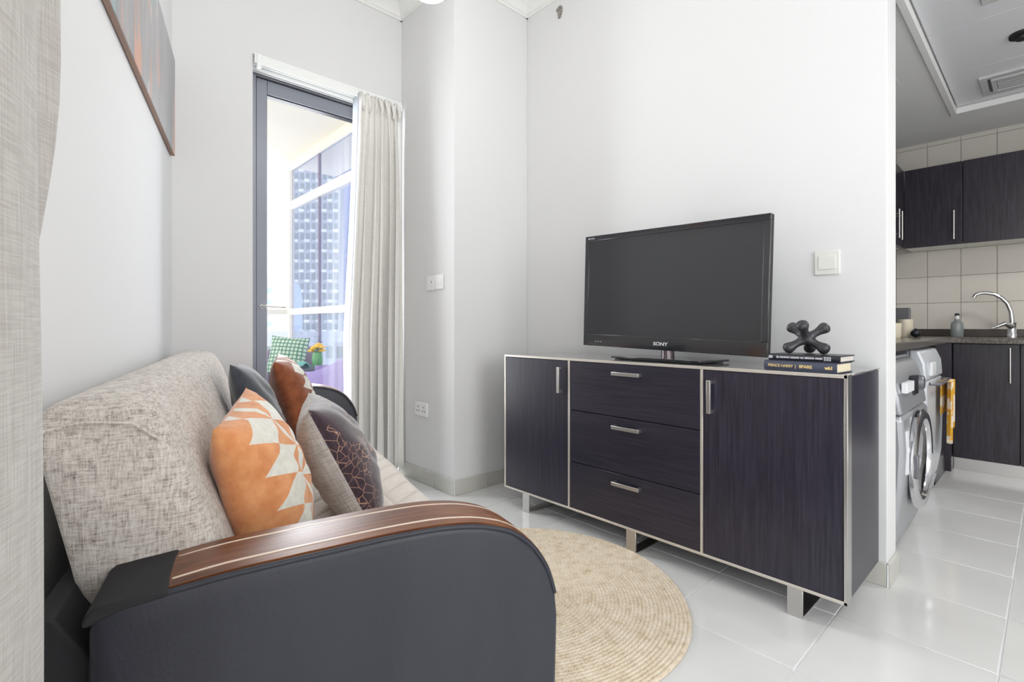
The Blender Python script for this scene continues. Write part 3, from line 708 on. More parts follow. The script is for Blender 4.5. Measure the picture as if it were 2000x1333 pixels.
def plate(tf, name, label, cat, u0, u1, z0, z1, org, kind):
    t = thing(name, org, label, cat)
    MB(tf).box(u0, u1, 0, .009, z0, z1).build('plate', 'ivoryplastic' if kind == 'rocker' else 'whiteplastic', parent=t, bevel=.004)
    w_ = u1-u0; h_ = z1-z0
    if kind == 'rocker':
        MB(tf).box(u0+w_*.17, u1-w_*.17, .009, .0125, z0+h_*.22, z1-h_*.22).build('rocker', 'ivoryplastic', parent=t, bevel=.0015)
    elif kind == 'double':
        for k in (0, 1):
            c = u0+w_*(.25+.5*k); MB(tf).box(c-.011, c+.011, .009, .013, z0+h_*.33, z1-h_*.33).build('switch', 'whiteplastic', parent=t, bevel=.002)
    elif kind == 'blank':
        MB(tf).box(u0+w_*.2, u1-w_*.2, .009, .0105, z0+h_*.35, z0+h_*.6).build('insert', 'whiteplastic', parent=t, bevel=.001)
        MB(tf).box(u1-w_*.35, u1-w_*.28, .009, .011, z0+h_*.5, z0+h_*.62).build('toggle', 'holedark', parent=t)
    elif kind == 'socket':
        for k in (0, 1):
            c = u0+w_*(.27+.46*k)
            MB(tf).box(c-.004, c+.004, .0086, .0095, z0+h_*.6, z0+h_*.72).build('pin_hole', 'holedark', parent=t)
            for e in (-.013, .013): MB(tf).box(c+e-.004, c+e+.004, .0086, .0095, z0+h_*.32, z0+h_*.42).build('pin_hole', 'holedark', parent=t)
tvw = lambda a, t, z: Vector((a, YT-t, z)); clw = lambda a, t, z: Vector((a, YC-t, z))
plate(tvw, 'light_switch', 'ivory square light switch on the wall above the books', 'switch', -.678, -.584, 1.213, 1.313, (-.63, YT, 1.213), 'rocker')
plate(clw, 'light_switch', 'white double switch plate nearest the column corner', 'switch', -2.590, -2.504, 1.228, 1.318, (-2.547, YC, 1.228), 'double')
plate(clw, 'data_outlet', 'white outlet plate left of the double switch on the column', 'outlet', -2.684, -2.596, 1.224, 1.316, (-2.64, YC, 1.224), 'blank')
plate(clw, 'wall_socket', 'white double power socket low on the column', 'socket', -2.82, -2.676, .425, .515, (-2.748, YC, .425), 'socket')
wp = MB()
pts = [(.0, .04), (.012, .034), (.018, .018), (.017, -.002), (.012, -.022), (.004, -.040), (-.008, -.038), (-.013, -.018), (-.012, .004), (-.024, .016), (-.018, .030)]
wp.prism([(-2.105+a*1.25, 2.978+b) for a, b in pts], YT-.006, YT+.001, 'xz')
x = NT('rough_mortar'); n = x.noise(x.coord(), 150, 3, .8); x.col(x.ramp(n, [(.4, lin((70, 66, 62))), (.6, lin((190, 186, 178)))])); x.set(rough=.95); M['mortar'] = x.m
tag(wp.build('wall_hole', 'mortar', org=(-2.105, YT, 2.94)), 'small rough grey hole high in the wall near the cornice', 'hole')

# ================================================================ RUG
RC = (-1.345, 1.300); RR = .596
m = MB(); NB = 44; NA = 620; SUB = 4
def rug_pt(i, j):
    a = 2*pi*i/NA; q = j/(NB*SUB); r = RR*q; k = q*NB
    ring = int(min(k, NB-1)); f = k-ring
    lump = .5+.5*sin(a*max(8, int(ring*4.2))+ring*1.7+3*(f-.5))
    z = .004+.008*math.sqrt(max(0, sin(pi*min(max(f, 0.02), .98))))*(.62+.38*lump)
    if j >= NB*SUB: z = .0015
    return (RC[0]+r*cos(a)*(1+.003*sin(a*5)), RC[1]+r*sin(a)*(1+.003*sin(a*5+1)), z)
vs = [rug_pt(i, j) for j in range(1, NB*SUB+1) for i in range(NA)]; nj = NB*SUB
fs = [(j*NA+i, j*NA+(i+1) % NA, (j+1)*NA+(i+1) % NA, (j+1)*NA+i) for j in range(nj-1) for i in range(NA)]+[tuple(range(NA))[::-1]]
m.add(vs, fs); o = m.build('round_rug', 'jute', smooth=True, auto=0, org=(RC[0], RC[1], 0))
tag(o, 'round braided natural jute rug between the sofa and the sideboard', 'rug')

# ================================================================ SIDEBOARD
X0, X1, YF, YB, Z0, Z1 = -2.092, -.446, 1.882, 2.325, .100, .842
XA, XB = -1.619, -.936
sb = thing('sideboard', (-1.27, 2.1, 0), 'long dark wood sideboard with steel edging on flat steel legs', 'sideboard')
m = MB(); m.box(X0+.004, X1-.004, YF+.018, YB, Z0+.004, Z1-.006); m.build('carcass', 'wenge', parent=sb)
m = MB(); m.box(X0, X1, YF+.001, YB, Z1-.006, Z1); m.build('top', 'sbtop', parent=sb, bevel=.001, seg=1)
ew = .0105
def ebox(*a): MB().box(*a).build('edge_trim', 'edge', parent=sb, bevel=.001, seg=1)
ebox(X0, X1, YF-.001, YF+.02, Z1-ew, Z1+.0008); ebox(X0, X1, YF-.001, YF+.02, Z0, Z0+ew)
ebox(X0, X0+ew, YF-.001, YF+.02, Z0+ew, Z1-ew)
ebox(XA-ew/2, XA+ew/2, YF-.0005, YF+.02, Z0+ew, Z1-ew); ebox(XB-ew/2, XB+ew/2, YF-.0005, YF+.02, Z0+ew, Z1-ew)
MB().box(X1-ew, X1+.0008, YF-.001, YF+.046, Z0, Z1+.0008).build('corner_post', 'steel', parent=sb, bevel=.001, seg=1)
g = .002
def front(name, x0, x1, z0, z1, mat):
    return MB().box(x0+g, x1-g, YF+.002, YF+.02, z0+g, z1-g).build(name, mat, parent=sb, bevel=.0012, seg=1)
def handle_of(p, x0, x1, z0, z1, vert):
    m = MB(); m.box(x0, x1, YF-.024, YF-.014, z0, z1)
    if vert: m.box(x0, x1, YF-.016, YF+.003, z1-.014, z1); m.box(x0, x1, YF-.016, YF+.003, z0, z0+.014)
    else: m.box(x0, x0+.014, YF-.016, YF+.003, z0, z1); m.box(x1-.014, x1, YF-.016, YF+.003, z0, z1)
    m.build('handle', 'steel', parent=p, bevel=.0015)
d1 = front('door', X0+ew, XA-ew/2, Z0+ew, Z1-ew, 'wenge'); handle_of(d1, -1.680, -1.664, .668, .797, True)
d2 = front('door', XB+ew/2, X1-ew, Z0+ew, Z1-ew, 'wenge'); handle_of(d2, -.906, -.890, .664, .792, True)
zb = [Z0+ew, .337, .590, Z1-ew]
for k in range(3):
    dw = front('drawer', XA+ew/2, XB-ew/2, zb[k], zb[k+1], 'wengeh'); zh = zb[k+1]-.044
    handle_of(dw, -1.350, -1.208, zh-.008, zh+.008, False)
for x0 in (-1.950, -1.288, -.627):
    m = MB(); w_ = .050; t_ = .006
    m.box(x0, x0+w_, YF+.004, YF+.004+t_, 0, Z0); m.box(x0, x0+w_, YF+.004+t_, YB-.03, 0.0, t_); m.box(x0, x0+w_, YB-.03-t_, YB-.03, t_, Z0)
    m.build('leg', 'steel', parent=sb, bevel=.001, seg=1)

# ================================================================ TELEVISION
tv = thing('television', (-1.21, 2.06, Z1+.001), 'black flat screen television standing on the sideboard', 'television')
TC = Vector((-1.210, 2.072, 1.173)); TW, TH = .918, .566; roll = R(1.55)
def tvf(a, b, c):   # a along the screen, b towards the wall, c up, rolled slightly
    return TC+Vector((a*cos(roll)+c*sin(roll), b, -a*sin(roll)+c*cos(roll)))
hw, hh = TW/2, TH/2
m = MB(tvf); m.box(-hw, hw, 0.0, .03, -hh, hh); m.build('housing', 'tvback', parent=tv, bevel=.003)
m = MB(tvf); bz = .026; bb = .060
m.box(-hw, hw, -.006, 0.004, hh-bz, hh); m.box(-hw, hw, -.006, .004, -hh, -hh+bb); m.box(-hw, -hw+bz, -.006, .004, -hh+bb, hh-bz); m.box(hw-bz, hw, -.006, .004, -hh+bb, hh-bz)
bzl = m.build('bezel', 'tvbezel', parent=tv, bevel=.002)
MB(tvf).box(-hw+bz, hw-bz, -.0025, .003, -hh+bb, hh-bz).build('screen', 'tvscreen', parent=tv)
m = MB(tvf); m.box(-.30, .30, .03, .075, -hh+.05, hh-.14); m.build('rear_cover', 'tvback', parent=tv, bevel=.02)
rt = tvf(1, 0, 0)-TC; up_ = tvf(0, 0, 1)-TC
lettering('lettering', 'SONY', .022, tvf(-.008, -.0068, -hh+.028), rt, up_, 'letter', bzl, bold=.0006, sx=1.25)
lettering('lettering', 'BRAVIA', .0105, tvf(-hw+.040, -.0068, hh-.014), rt, up_, 'letter', bzl, sx=1.2)
for k in range(3): MB(tvf).box(-hw+.078+k*.016, -hw+.085+k*.016, -.0068, -.005, -hh+.022, -hh+.0245).build('indicator_mark', 'letter', parent=bzl)
MB(tvf).box(hw-.098, hw-.076, -.0068, -.005, -hh+.024, -hh+.030).build('sensor', 'black', parent=bzl)
m = MB(); m.lathe([(0, 0), (.030, 0), (.030, .07), (0, .07)], (-1.218, 2.120, Z1+.010), 24); m.build('neck', 'neckm', parent=tv, smooth=True)
zb_ = Z1+.001
m = MB(); m.prism([(-1.452, 2.00), (-.985, 1.965), (-.955, 2.175), (-1.445, 2.20)], zb_+.005, zb_+.014, 'xy'); m.prism([(-1.44, 2.012), (-1.0, 1.98), (-.975, 2.165), (-1.43, 2.19)], zb_, zb_+.006, 'xy')
m.build('stand_base', 'tvbezel', parent=tv, bevel=.002)

# ================================================================ BOOKS AND SCULPTURE
def book(name, label, x0, x1, y0, y1, z0, th, rz, cover, pages):
    cx_, cy_ = (x0+x1)/2, (y0+y1)/2; c_, s_ = cos(rz), sin(rz)
    tf = lambda a, b, c: Vector((cx_+(a-cx_)*c_-(b-cy_)*s_, cy_+(a-cx_)*s_+(b-cy_)*c_, c))
    t = thing(name, (cx_, cy_, z0), label, 'book'); ct = .003
    m = MB(tf); m.box(x0, x1, y0+.004, y1, z0, z0+ct); m.box(x0, x1, y0+.004, y1, z0+th-ct, z0+th)
    n = 7; prof = [(y0+.006-.006*sin(pi*k/(n-1)), z0+th*k/(n-1)) for k in range(n)]
    m.prism(prof+[(y0+.008, z0+th), (y0+.008, z0)], x0, x1, 'yz'); cv = m.build('cover', cover, parent=t)
    m = MB(tf); m.box(x0+.004, x1-.004, y0+.008, y1-.005, z0+ct, z0+th-ct); m.build('pages', pages, parent=t)
    return t, cv, tf
bz0 = Z1+.001
b1, c1, tf1 = book('book', 'slate blue hardback with gold lettering, lower of the two books', -.713, -.478, 1.915, 2.065, bz0, .034, R(-4), 'bookblue', 'pages')
e = tf1(1, 0, 0)-tf1(0, 0, 0); zt1 = bz0+.017
lettering('lettering', 'PRINCE HARRY', .0135, tf1(-.655, 1.9142, zt1), e, (0, 0, 1), 'gold', c1, bold=.0002, sx=.92)
lettering('lettering', '|', .0155, tf1(-.6045, 1.9142, zt1), e, (0, 0, 1), 'gold', c1)
lettering('lettering', 'SPARE', .0150, tf1(-.572, 1.9142, zt1), e, (0, 0, 1), 'gold', c1, bold=.0005)
lettering('lettering', 'wh1', .0140, tf1(-.500, 1.9142, zt1), e, (0, 0, 1), 'gold', c1, bold=.0008)
b2, c2, tf2 = book('book', 'black paperback with white spine lettering lying on the slate blue hardback', -.705, -.475, 1.935, 2.085, bz0+.0345, .023, R(-3), 'bookblack', 'pagesw')
zt2 = bz0+.0345+.012; xx = -.658
rnd = random.Random(3)
def marks(x0, x1, h_):
    """one word of the spine's small white lettering, too blurred to read: upright strokes"""
    m = MB(tf2); a = x0
    while a < x1-.001:
        wd = rnd.choice((.0012, .0018, .0026)); m.box(a, min(a+wd, x1), 1.9342, 1.9362, zt2-h_*rnd.uniform(.75, 1), zt2+h_*rnd.uniform(.75, 1)); a += wd+.0008
    m.build('lettering', 'letter', parent=c2)
for x0, x1, h_ in ((-.703, -.690, .0055), (-.676, -.669, .0045), (-.666, -.632, .0036), (-.629, -.600, .0036), (-.597, -.586, .0036), (-.583, -.552, .0036), (-.549, -.527, .0036)): marks(x0, x1, h_)
for k in range(5): MB(tf2).box(-.522+k*.0045, -.5197+k*.0045, 1.9342, 1.9362, zt2-.007, zt2+.007).build('spine_bar', 'letter', parent=c2)
# jack-shaped sculpture: six rounded arms from one centre
JC = Vector((-.602, 2.005, 0)); zj = bz0+.0345+.023
JY = YAW-R(30)   # the way the sculpture faces
IR, IA = Vector((cos(JY), sin(JY), 0)), Vector((-sin(JY), cos(JY), 0))
def jd(r, a, z): return (IR*r+IA*a+Vector((0, 0, z))).normalized()
dirs = [jd(-.80, -.22, -.50), jd(.76, -.25, -.50), jd(.16, .80, -.50)]
ups = [jd(.86, .15, .58), jd(-.66, .50, .58), jd(-.16, -.62, .62)]
AL = .070; RB = .0215
jc = JC+Vector((0, 0, zj+AL*.98*max(-d.z for d in dirs)+RB*.93))
mb_ = D.metaballs.new('jack'); 
bm = bmesh.new()
mm = MB()
def arm_path(d): return [tuple(jc+d*AL*t) for t in (0, .12, .3, .5, .68, .80, .90, .97, 1.04, 1.10, 1.15, 1.19, 1.213)]
rad = [.021, .020, .0155, .0135, .0150, .0178, .0200, .0210, .0206, .0185, .0150, .0098, .004]
for d in dirs+ups: mm.tube(arm_path(d), rad, 16)
mm.ball(tuple(jc), .0225, 20)
D.metaballs.remove(mb_)
o = mm.build('jack_sculpture', 'gunmetal', smooth=True, auto=0, org=(jc.x, jc.y, zj))
md = o.modifiers.new('blend', 'REMESH'); md.mode = 'VOXEL'; md.voxel_size = .0022; md.use_smooth_shade = True
md = o.modifiers.new('soften', 'SMOOTH'); md.factor = .6; md.iterations = 14
tag(o, 'gunmetal six-armed jack sculpture standing on the two books', 'sculpture')

# ================================================================ KITCHEN
struct(MB().box(XL-.15, XL, YT+.155, YK+.15, 0, CH), 'wall_kitchen_left', 'wall')
kb = struct(MB().box(XL, XE, YK, YK+.15, 0, CH), 'wall_kitchen_back', 'tilegrout')
tw_, th_ = .1985, .2055; t0 = None
mt = MB(); mt.box(.0013, tw_-.0013, -.006, 0, .0013, th_-.0013)
for i in range(-2, 9):
    for j in range(0, 7):
        xx = -.868+i*tw_; zz = .978+j*th_
        if xx < XL-.15 or xx > 1.4: continue
        if t0 is None: t0 = mt.build('tile', 'walltile', parent=kb, bevel=.001, seg=1); t0.location = (xx, YK, zz)
        else:
            c = t0.copy(); COL.objects.link(c); c.parent = kb; c.location = (xx, YK, zz)
for i in range(-1, 9):
    xx = -.868+i*tw_; MB().box(xx+.0013, xx+tw_-.0013, YK-.006, YK, 2.4165+.0013, KH).build('tile', 'walltile', parent=kb)
# ceiling with recessed metal panel field
m = MB(); x0, y1 = -.46, 4.52
m.box(XL, x0, YT+.155, YK, KH, KH+.12); m.box(x0, XE, y1, YK, KH, KH+.12); m.box(x0, XE, YT+.155, y1, KH+.06, KH+.12)
kc = struct(m, 'ceiling_kitchen', 'kceil')
m = MB(); m.box(x0-.012, x0+.020, YT+.155, y1+.02, KH-.012, KH+.03); m.box(x0+.020, XE, y1-.012, y1+.02, KH-.012, KH+.03); m.build('trim', 'ceil', parent=kc, bevel=.003)
for k in range(4):
    ya, yb = y1-.012-.60*(k+1), y1-.012-.60*k
    for q in range(3):
        xa = x0+.022+q*.85; MB().box(xa+.002, xa+.846, max(ya, YT+.16)+.002, yb-.002, KH+.035, KH+.06).build('panel', 'panelc', parent=kc, bevel=.002, seg=1)
def frame_xy(m, x0, x1, y0, y1, z0, z1, w_):
    m.box(x0, x1, y0, y0+w_, z0, z1); m.box(x0, x1, y1-w_, y1, z0, z1); m.box(x0, x0+w_, y0+w_, y1-w_, z0, z1); m.box(x1-w_, x1, y0+w_, y1-w_, z0, z1); return m
m = frame_xy(MB(), -1.02, -.62, 2.95, 3.75, KH-.003, KH+.003, .012); hat = m.build('hatch_frame', 'ceil', parent=kc)
def vent(xa, xb, ya, yb, label):
    z1 = KH+.036; t = thing('ceiling_vent', ((xa+xb)/2, (ya+yb)/2, z1), label, 'vent')
    m = frame_xy(MB(), xa, xb, ya, yb, z1-.014, z1, .035); m.build('frame', 'vent', parent=t, bevel=.003)
    m = frame_xy(MB(), xa+.05, xb-.05, ya+.05, yb-.05, z1-.022, z1-.006, .022); m.build('inner_frame', 'vent', parent=t, bevel=.003)
    MB().box(xa+.035, xb-.035, ya+.035, yb-.035, z1-.003, z1-.001).build('backing', 'silverd', parent=t)
    n = 4
    for k in range(n):
        y = ya+.08+(yb-ya-.16)*(k+.5)/n; MB().box(xa+.075, xb-.075, y-.010, y+.010, z1-.018, z1-.012).build('slat', 'vent', parent=t)
vent(-.30, .28, 4.08, 4.40, 'grey slatted air vent in the kitchen ceiling nearest the tiled wall')
vent(-.22, .30, 2.85, 3.15, 'grey air vent at the top edge of the kitchen ceiling')
m = MB(); m.lathe([(0, 0), (.026, 0), (.030, .012), (.052, .016), (.052, .030), (0, .03)], (-.10, 3.62, KH+.005), 24); tag(m.build('sprinkler_head', 'tvback', smooth=True, org=(-.10, 3.62, KH+.005)), 'dark round sprinkler head in the kitchen ceiling panel', 'sprinkler')
kl = thing('kitchen_fill_light', (.75, 3.5, KH+.02), 'added unseen ceiling panel that brightens the kitchen', 'lamp')  # unseen lamp added to brighten the kitchen
frame_xy(MB(), .50, 1.0, 3.25, 3.75, KH+.012, KH+.036, .02).build('frame', 'vent', parent=kl)
MB().box(.52, .98, 3.27, 3.73, KH+.020, KH+.030).build('diffuser', 'kfill', parent=kl)
# upper cabinets
def bar_handle(p, x, y, z0, z1, nx, ny):
    m = MB(); m.tube([(x+nx*.032, y+ny*.032, z0), (x+nx*.032, y+ny*.032, z1)], .006, 10)
    for z in (z0+.03, z1-.03): m.tube([(x, y, z), (x+nx*.032, y+ny*.032, z)], .004, 8)
    m.build('handle', 'steel', parent=p, smooth=True)
UZ0, UZ1, UY, UX = 1.591, 2.18, 4.775, -.765
xs = [UX, -.432, .02, .47, .92]
labs = ['dark upper cabinet beside the kitchen corner with one bar handle', 'dark upper cabinet over the sink tap', 'dark upper cabinet third from the kitchen corner', 'dark upper cabinet fourth from the kitchen corner']
for k in range(4):
    t = thing('wall_cabinet', ((xs[k]+xs[k+1])/2, 4.93, UZ0), labs[k], 'cabinet', 'kitchen upper cabinets')
    MB().box(xs[k]+.001, xs[k+1]-.001, UY+.022, YK-.007, UZ0+.012, UZ1).build('body', 'kwenge', parent=t)
    MB().box(xs[k]+.001, xs[k+1]-.001, UY+.03, YK-.007, UZ0+.004, UZ0+.012).build('bottom_panel', 'ivoryplastic', parent=t)
    d_ = MB().box(xs[k]+.002, xs[k+1]-.002, UY, UY+.020, UZ0, UZ1).build('door', 'kwenge', parent=t, bevel=.002)
    bar_handle(d_, xs[k+1]-.045 if k % 2 == 0 else xs[k]+.5-.1, UY, 1.625, 1.83, 0, -1)
ys = [2.60, 3.20, 3.86, 4.46, UY]
labs = ['dark side wall cabinet nearest the living room', 'dark side wall cabinet second from the living room', 'dark side wall cabinet with the nearer of the paired handles', 'narrow dark side wall cabinet in the kitchen corner']
for k in range(4):
    t = thing('wall_cabinet', (-.93, (ys[k]+ys[k+1])/2, UZ0), labs[k], 'cabinet', 'kitchen upper cabinets')
    MB().box(XL, UX-.022, ys[k]+.001, ys[k+1]-.001, UZ0+.012, UZ1).build('body', 'kwenge', parent=t)
    MB().box(XL, UX-.03, ys[k]+.001, ys[k+1]-.001, UZ0+.004, UZ0+.012).build('bottom_panel', 'ivoryplastic', parent=t)
    d_ = MB().box(UX-.020, UX, ys[k]+.002, ys[k+1]-.002, UZ0, UZ1).build('door', 'kwenge', parent=t, bevel=.002)
    bar_handle(d_, UX, ys[k+1]-.05 if k % 2 == 0 else ys[k]+.05, 1.625, 1.83, 1, 0)
tag(MB().box(XL+.006, -.85, YT+.16, 4.85, UZ1+.001, 2.40).build('grey_box', 'silverd', org=(-.97, 3.6, UZ1), bevel=.003), 'grey boxed duct above the side wall cabinets', 'casing')  # plain grey box over the side cabinets
# base units and tops
CZ = .925
bw = [-.47, -.14, .30, .74, 1.18]
labs = ['dark base cabinet next to the dishwasher corner with a bar handle', 'dark base cabinet under the tap', 'dark base cabinet right of the sink', 'dark base cabinet at the far right of the kitchen']
for k in range(4):
    t = thing('base_cabinet', ((bw[k]+bw[k+1])/2, 4.85, 0), labs[k], 'cabinet', 'kitchen base cabinets')
    MB().box(bw[k]+.001, bw[k+1]-.001, 4.645, YK-.002, .09, CZ-.042).build('body', 'kwenge', parent=t)
    d_ = MB().box(bw[k]+.002, bw[k+1]-.002, 4.622, 4.642, .092, CZ-.045).build('door', 'kwenge', parent=t, bevel=.002)
    bar_handle(d_, bw[k+1]-.045, 4.622, .63, .86, 0, -1)
    MB().box(bw[k], bw[k+1], 4.68, 4.70, 0, .09).build('plinth', 'steel', parent=t)
tag(MB().box(XL+.001, XE-.05, 4.56, YK-.001, CZ-.04, CZ).build('worktop', 'granite', org=(.5, 4.83, CZ-.04), bevel=.004), 'grey granite worktop along the tiled wall under the tap', 'worktop')
tag(MB().box(XL+.001, -.48, 2.56, 4.559, CZ-.04, CZ).build('worktop', 'granite', org=(-.78, 3.6, CZ-.04), bevel=.004), 'grey granite worktop over the washing machine', 'worktop')
tag(MB().box(XL+.001, XE-.05, YK-.024, YK-.0065, CZ+.0005, .978).build('upstand', 'granited', org=(.5, YK-.015, CZ), bevel=.002), 'dark granite upstand strip below the wall tiles', 'upstand')
t = thing('corner_cabinet', (-.8, 4.3, 0), 'dark base cabinet in the kitchen corner behind the dishwasher', 'cabinet')
MB().box(XL+.006, -.5, 4.10, 4.56, 0, CZ-.042).build('body', 'kwenge', parent=t)
MB().box(XL+.006, -.472, 4.56, YK-.002, 0, CZ-.042).build('side_body', 'kwenge', parent=t)
# washing machine
wm = thing('washing_machine', (-.75, 2.86, 0), 'silver front-loading washing machine with round chrome door beside the wall end', 'washing machine')
MB().box(-1.05, -.52, 2.60, 3.19, .02, .845).build('body', 'silverl', parent=wm, bevel=.01)
fp = [(-.53, .02), (-.475, .022), (-.455, .08), (-.432, .20), (-.418, .34), (-.412, .48), (-.418, .60), (-.432, .70), (-.452, .80), (-.470, .840), (-.53, .845)]
MB().prism([(a, b) for a, b in fp if b <= .62][:7]+[(-.421, .625), (-.53, .625)], 2.592, 3.196, 'xz').build('front_panel', 'silver', parent=wm, bevel=.02, seg=3)
MB().prism([(-.53, .628), (-.4215, .628), (-.432, .70), (-.452, .80), (-.470, .840), (-.53, .845)], 2.592, 3.196, 'xz').build('control_panel', 'silver', parent=wm, bevel=.012, seg=3)
MB().box(-1.05, -.50, 2.595, 3.195, .845, .862).build('top_plate', 'silver', parent=wm, bevel=.006)
cy, cz_ = 2.895, .405; dx = -.424
ring = [(.205, 0), (.222, .012), (.222, .026), (.205, .038), (.180, .036), (.168, .022), (.165, 0)]
dr_ = MB().lathe(ring, (dx, cy, cz_), 44, 'x').build('door_ring', 'chrome', parent=wm, smooth=True)
MB().lathe([(0, .0), (.10, .004), (.150, .014), (.167, .020), (.167, .0)], (dx, cy, cz_), 36, 'x').build('door_glass', 'darkglass', parent=dr_, smooth=True)
MB().box(dx+.02, dx+.043, cy-.215, cy-.185, cz_-.05, cz_+.05).build('door_handle', 'silverd', parent=dr_, bevel=.005)
MB().box(-.436, -.415, 2.66, 2.82, .715, .76).build('drawer_front', 'tag', parent=wm, bevel=.003)
m = MB(); m.lathe([(.034, 0), (.034, .02), (.028, .028), (0, .03)], (-.436, 3.03, .735), 24, 'x'); m.build('dial', 'silverd', parent=wm, smooth=True)
MB().box(-.440, -.421, 2.88, 2.965, .69, .775).build('display', 'black', parent=wm, bevel=.002)
MB().box(-.432, -.4085, 2.625, 2.655, .38, .56).build('energy_label', 'tag', parent=wm)
# dishwasher
dw_ = thing('dishwasher', (-.78, 3.75, 0), 'silver freestanding dishwasher behind the washing machine with a towel on it', 'dishwasher')
MB().box(-1.05, -.53, 3.46, 4.04, .03, .875).build('body', 'silverd', parent=dw_, bevel=.012)
fp2 = [(-.535, .10), (-.485, .10), (-.462, .25), (-.456, .5), (-.458, .70), (-.535, .70)]
MB().prism(fp2, 3.458, 4.042, 'xz').build('door', 'silverl', parent=dw_, bevel=.018, seg=3)
MB().prism([(-.535, .705), (-.458, .705), (-.464, .80), (-.49, .865), (-.535, .875)], 3.458, 4.042, 'xz').build('control_panel', 'silverl', parent=dw_, bevel=.012, seg=3)
MB().prism([(-.535, .015), (-.50, .015), (-.484, .095), (-.535, .095)], 3.47, 4.03, 'xz').build('kick_panel', 'silverl', parent=dw_, bevel=.004)
MB().box(-1.05, -.55, 3.46, 4.04, .876, .884).build('top_plate', 'silverd', parent=dw_, bevel=.003)
MB().box(-.462, -.449, 3.58, 3.72, .725, .80).build('display', 'tag', parent=dw_, bevel=.003)
m = MB(); m.tube([(-.455, 3.54, .685), (-.415, 3.56, .685), (-.415, 3.96, .685), (-.455, 3.98, .685)], .009, 10); m.build('handle', 'silverd', parent=dw_, smooth=True)
m = MB()
def tow_(u, v):
    y = 3.74+u*.20+.012*sin(v*4+u*2); k = v*2-1
    if k < 0: return (-.432-.004*sin(u*14), y, .695+k*.20+.0*u)
    return (-.398+.010*sin(u*15+v*2), y, .697-k*(.32+.05*sin(u*5)))
m.grid(tow_, 26, 30)
tag(m.build('kitchen_towel', 'towel', smooth=True, solid=.004, org=(-.41, 3.84, .37), auto=0), 'yellow and white patterned towel hung over the dishwasher handle', 'towel')
# tap, soap, coffee corner
tp = thing('kitchen_tap', (-.205, 4.93, CZ), 'chrome kitchen tap with a high arched spout by the tiled wall', 'tap')
m = MB(); path = [(-.195, 4.94, CZ+.08), (-.195, 4.94, CZ+.16)]+[(-.275+.080*cos(a), 4.93, CZ+.205+.105*sin(a)) for a in [R(q) for q in range(0, 160, 12)]]+[(-.358, 4.92, CZ+.262)]
path = [(-.19, 4.94, CZ+.02), (-.19, 4.94, CZ+.12), (-.195, 4.938, CZ+.18), (-.212, 4.935, CZ+.235), (-.24, 4.93, CZ+.276), (-.275, 4.925, CZ+.302), (-.315, 4.92, CZ+.315), (-.35, 4.915, CZ+.315), (-.375, 4.91, CZ+.303), (-.384, 4.908, CZ+.283)]
m.tube(path, [.015, .015, .014, .0135, .013, .0125, .012, .012, .012, .012], 14); m.build('spout', 'chrome', parent=tp, smooth=True)
MB().lathe([(0, 0), (.030, 0), (.030, .012), (.024, .03), (.022, .09), (.026, .10), (0, .11)], (-.19, 4.94, CZ), 24).build('tap_body', 'chrome', parent=tp, smooth=True)
m = MB(); m.tube([(-.19, 4.92, CZ+.075), (-.225, 4.88, CZ+.095), (-.29, 4.86, CZ+.062)], [.02, .017, .006], 12); m.build('lever', 'chrome', parent=tp, smooth=True)
so = thing('soap_bottle', (-.478, 4.94, CZ), 'frosted glass soap bottle with black cap left of the tap', 'bottle')
MB().lathe([(0, 0), (.034, 0), (.037, .006), (.037, .085), (.032, .105), (.016, .118), (.014, .13), (0, .13)], (-.478, 4.94, CZ), 24).build('bottle_body', 'soapglass', parent=so, smooth=True)
MB().lathe([(0, .13), (.012, .13), (.012, .155), (0, .155)], (-.478, 4.94, CZ), 16).build('collar', 'whiteplastic', parent=so, smooth=True)
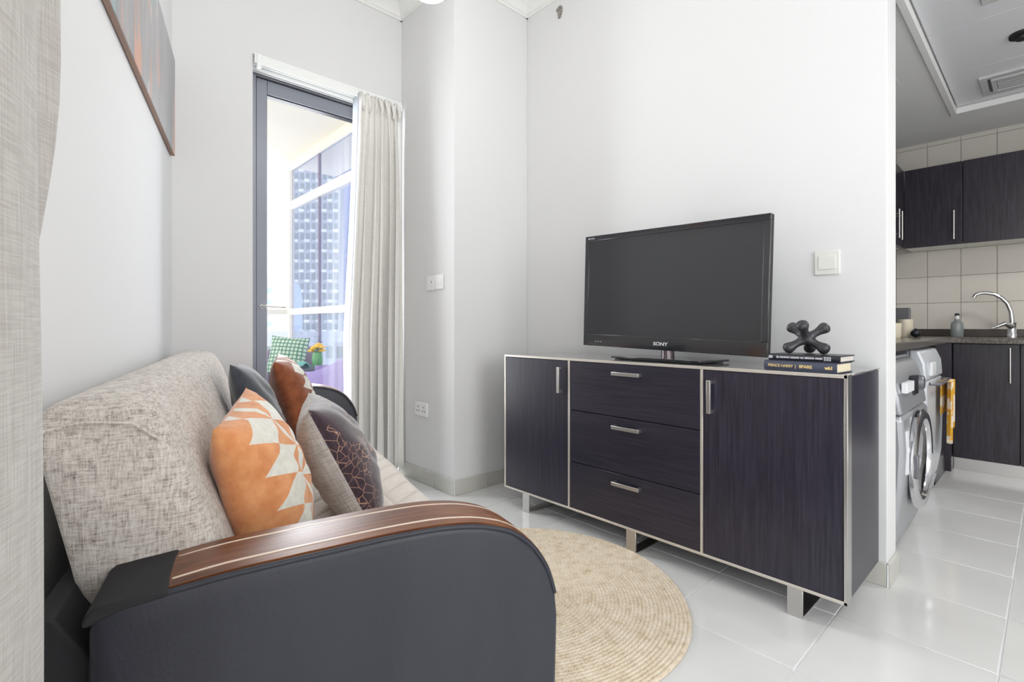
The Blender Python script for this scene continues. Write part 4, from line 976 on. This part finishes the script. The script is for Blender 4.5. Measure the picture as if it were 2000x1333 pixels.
MB().lathe([(0, .155), (.014, .155), (.014, .166), (.009, .172), (0, .172)], (-.478, 4.94, CZ), 16).build('cap', 'black', parent=so, smooth=True)
cm = thing('coffee_machine', (-.93, 4.25, CZ), 'black capsule coffee machine with a red lever on the granite worktop', 'coffee machine')
MB().box(-1.02, -.86, 4.14, 4.38, CZ, CZ+.20).build('body', 'black', parent=cm, bevel=.015)
MB().box(-.86, -.77, 4.20, 4.32, CZ+.13, CZ+.205).build('brew_head', 'black', parent=cm, bevel=.012)
MB().box(-.84, -.775, 4.22, 4.30, CZ+.205, CZ+.222).build('lever', 'red', parent=cm, bevel=.005)
MB().box(-.86, -.76, 4.19, 4.33, CZ, CZ+.02).build('drip_tray', 'black', parent=cm, bevel=.003)
tag(MB().box(-.90, -.72, 4.72, 4.76, CZ, CZ+.215).build('metal_canister', 'silverd', org=(-.81, 4.74, CZ), bevel=.008), 'flat grey metal box standing behind the cream mugs', 'box')
def mug(x, y, h_, label):
    t = thing('mug', (x, y, CZ), label, 'mug', 'cream mugs on the worktop')
    MB().lathe([(0, 0), (.036, 0), (.042, .01), (.044, h_), (.040, h_), (.038, .012), (0, .01)], (x, y, CZ), 26).build('cup', 'cream', parent=t, smooth=True)
    m = MB(); m.tube([(x-.04, y, CZ+h_*.8), (x-.072, y, CZ+h_*.7), (x-.072, y, CZ+h_*.35), (x-.04, y, CZ+h_*.25)], .006, 8); m.build('handle', 'cream', parent=t, smooth=True)
mug(-.685, 3.93, .095, 'cream mug nearer the camera on the worktop'); mug(-.70, 4.42, .125, 'taller cream mug behind the other on the worktop')
m = MB(); m.ball((-.66, 3.62, CZ+.036), .036, 20, (1, 1, .94)); tag(m.build('orange_fruit', 'orangefruit', smooth=True, org=(-.66, 3.62, CZ), auto=0), 'single orange on the worktop by the wall edge', 'fruit')
m = MB(); m.ball((-.635, 4.36, CZ+.028), .03, 16, (1, 1, .93)); m.tube([(-.635, 4.36, CZ+.05), (-.635, 4.36, CZ+.062)], .006, 8); tag(m.build('pan_lid_knob', 'black', smooth=True, org=(-.635, 4.36, CZ), auto=0), 'small dark round pot beside the cream mugs', 'pot')
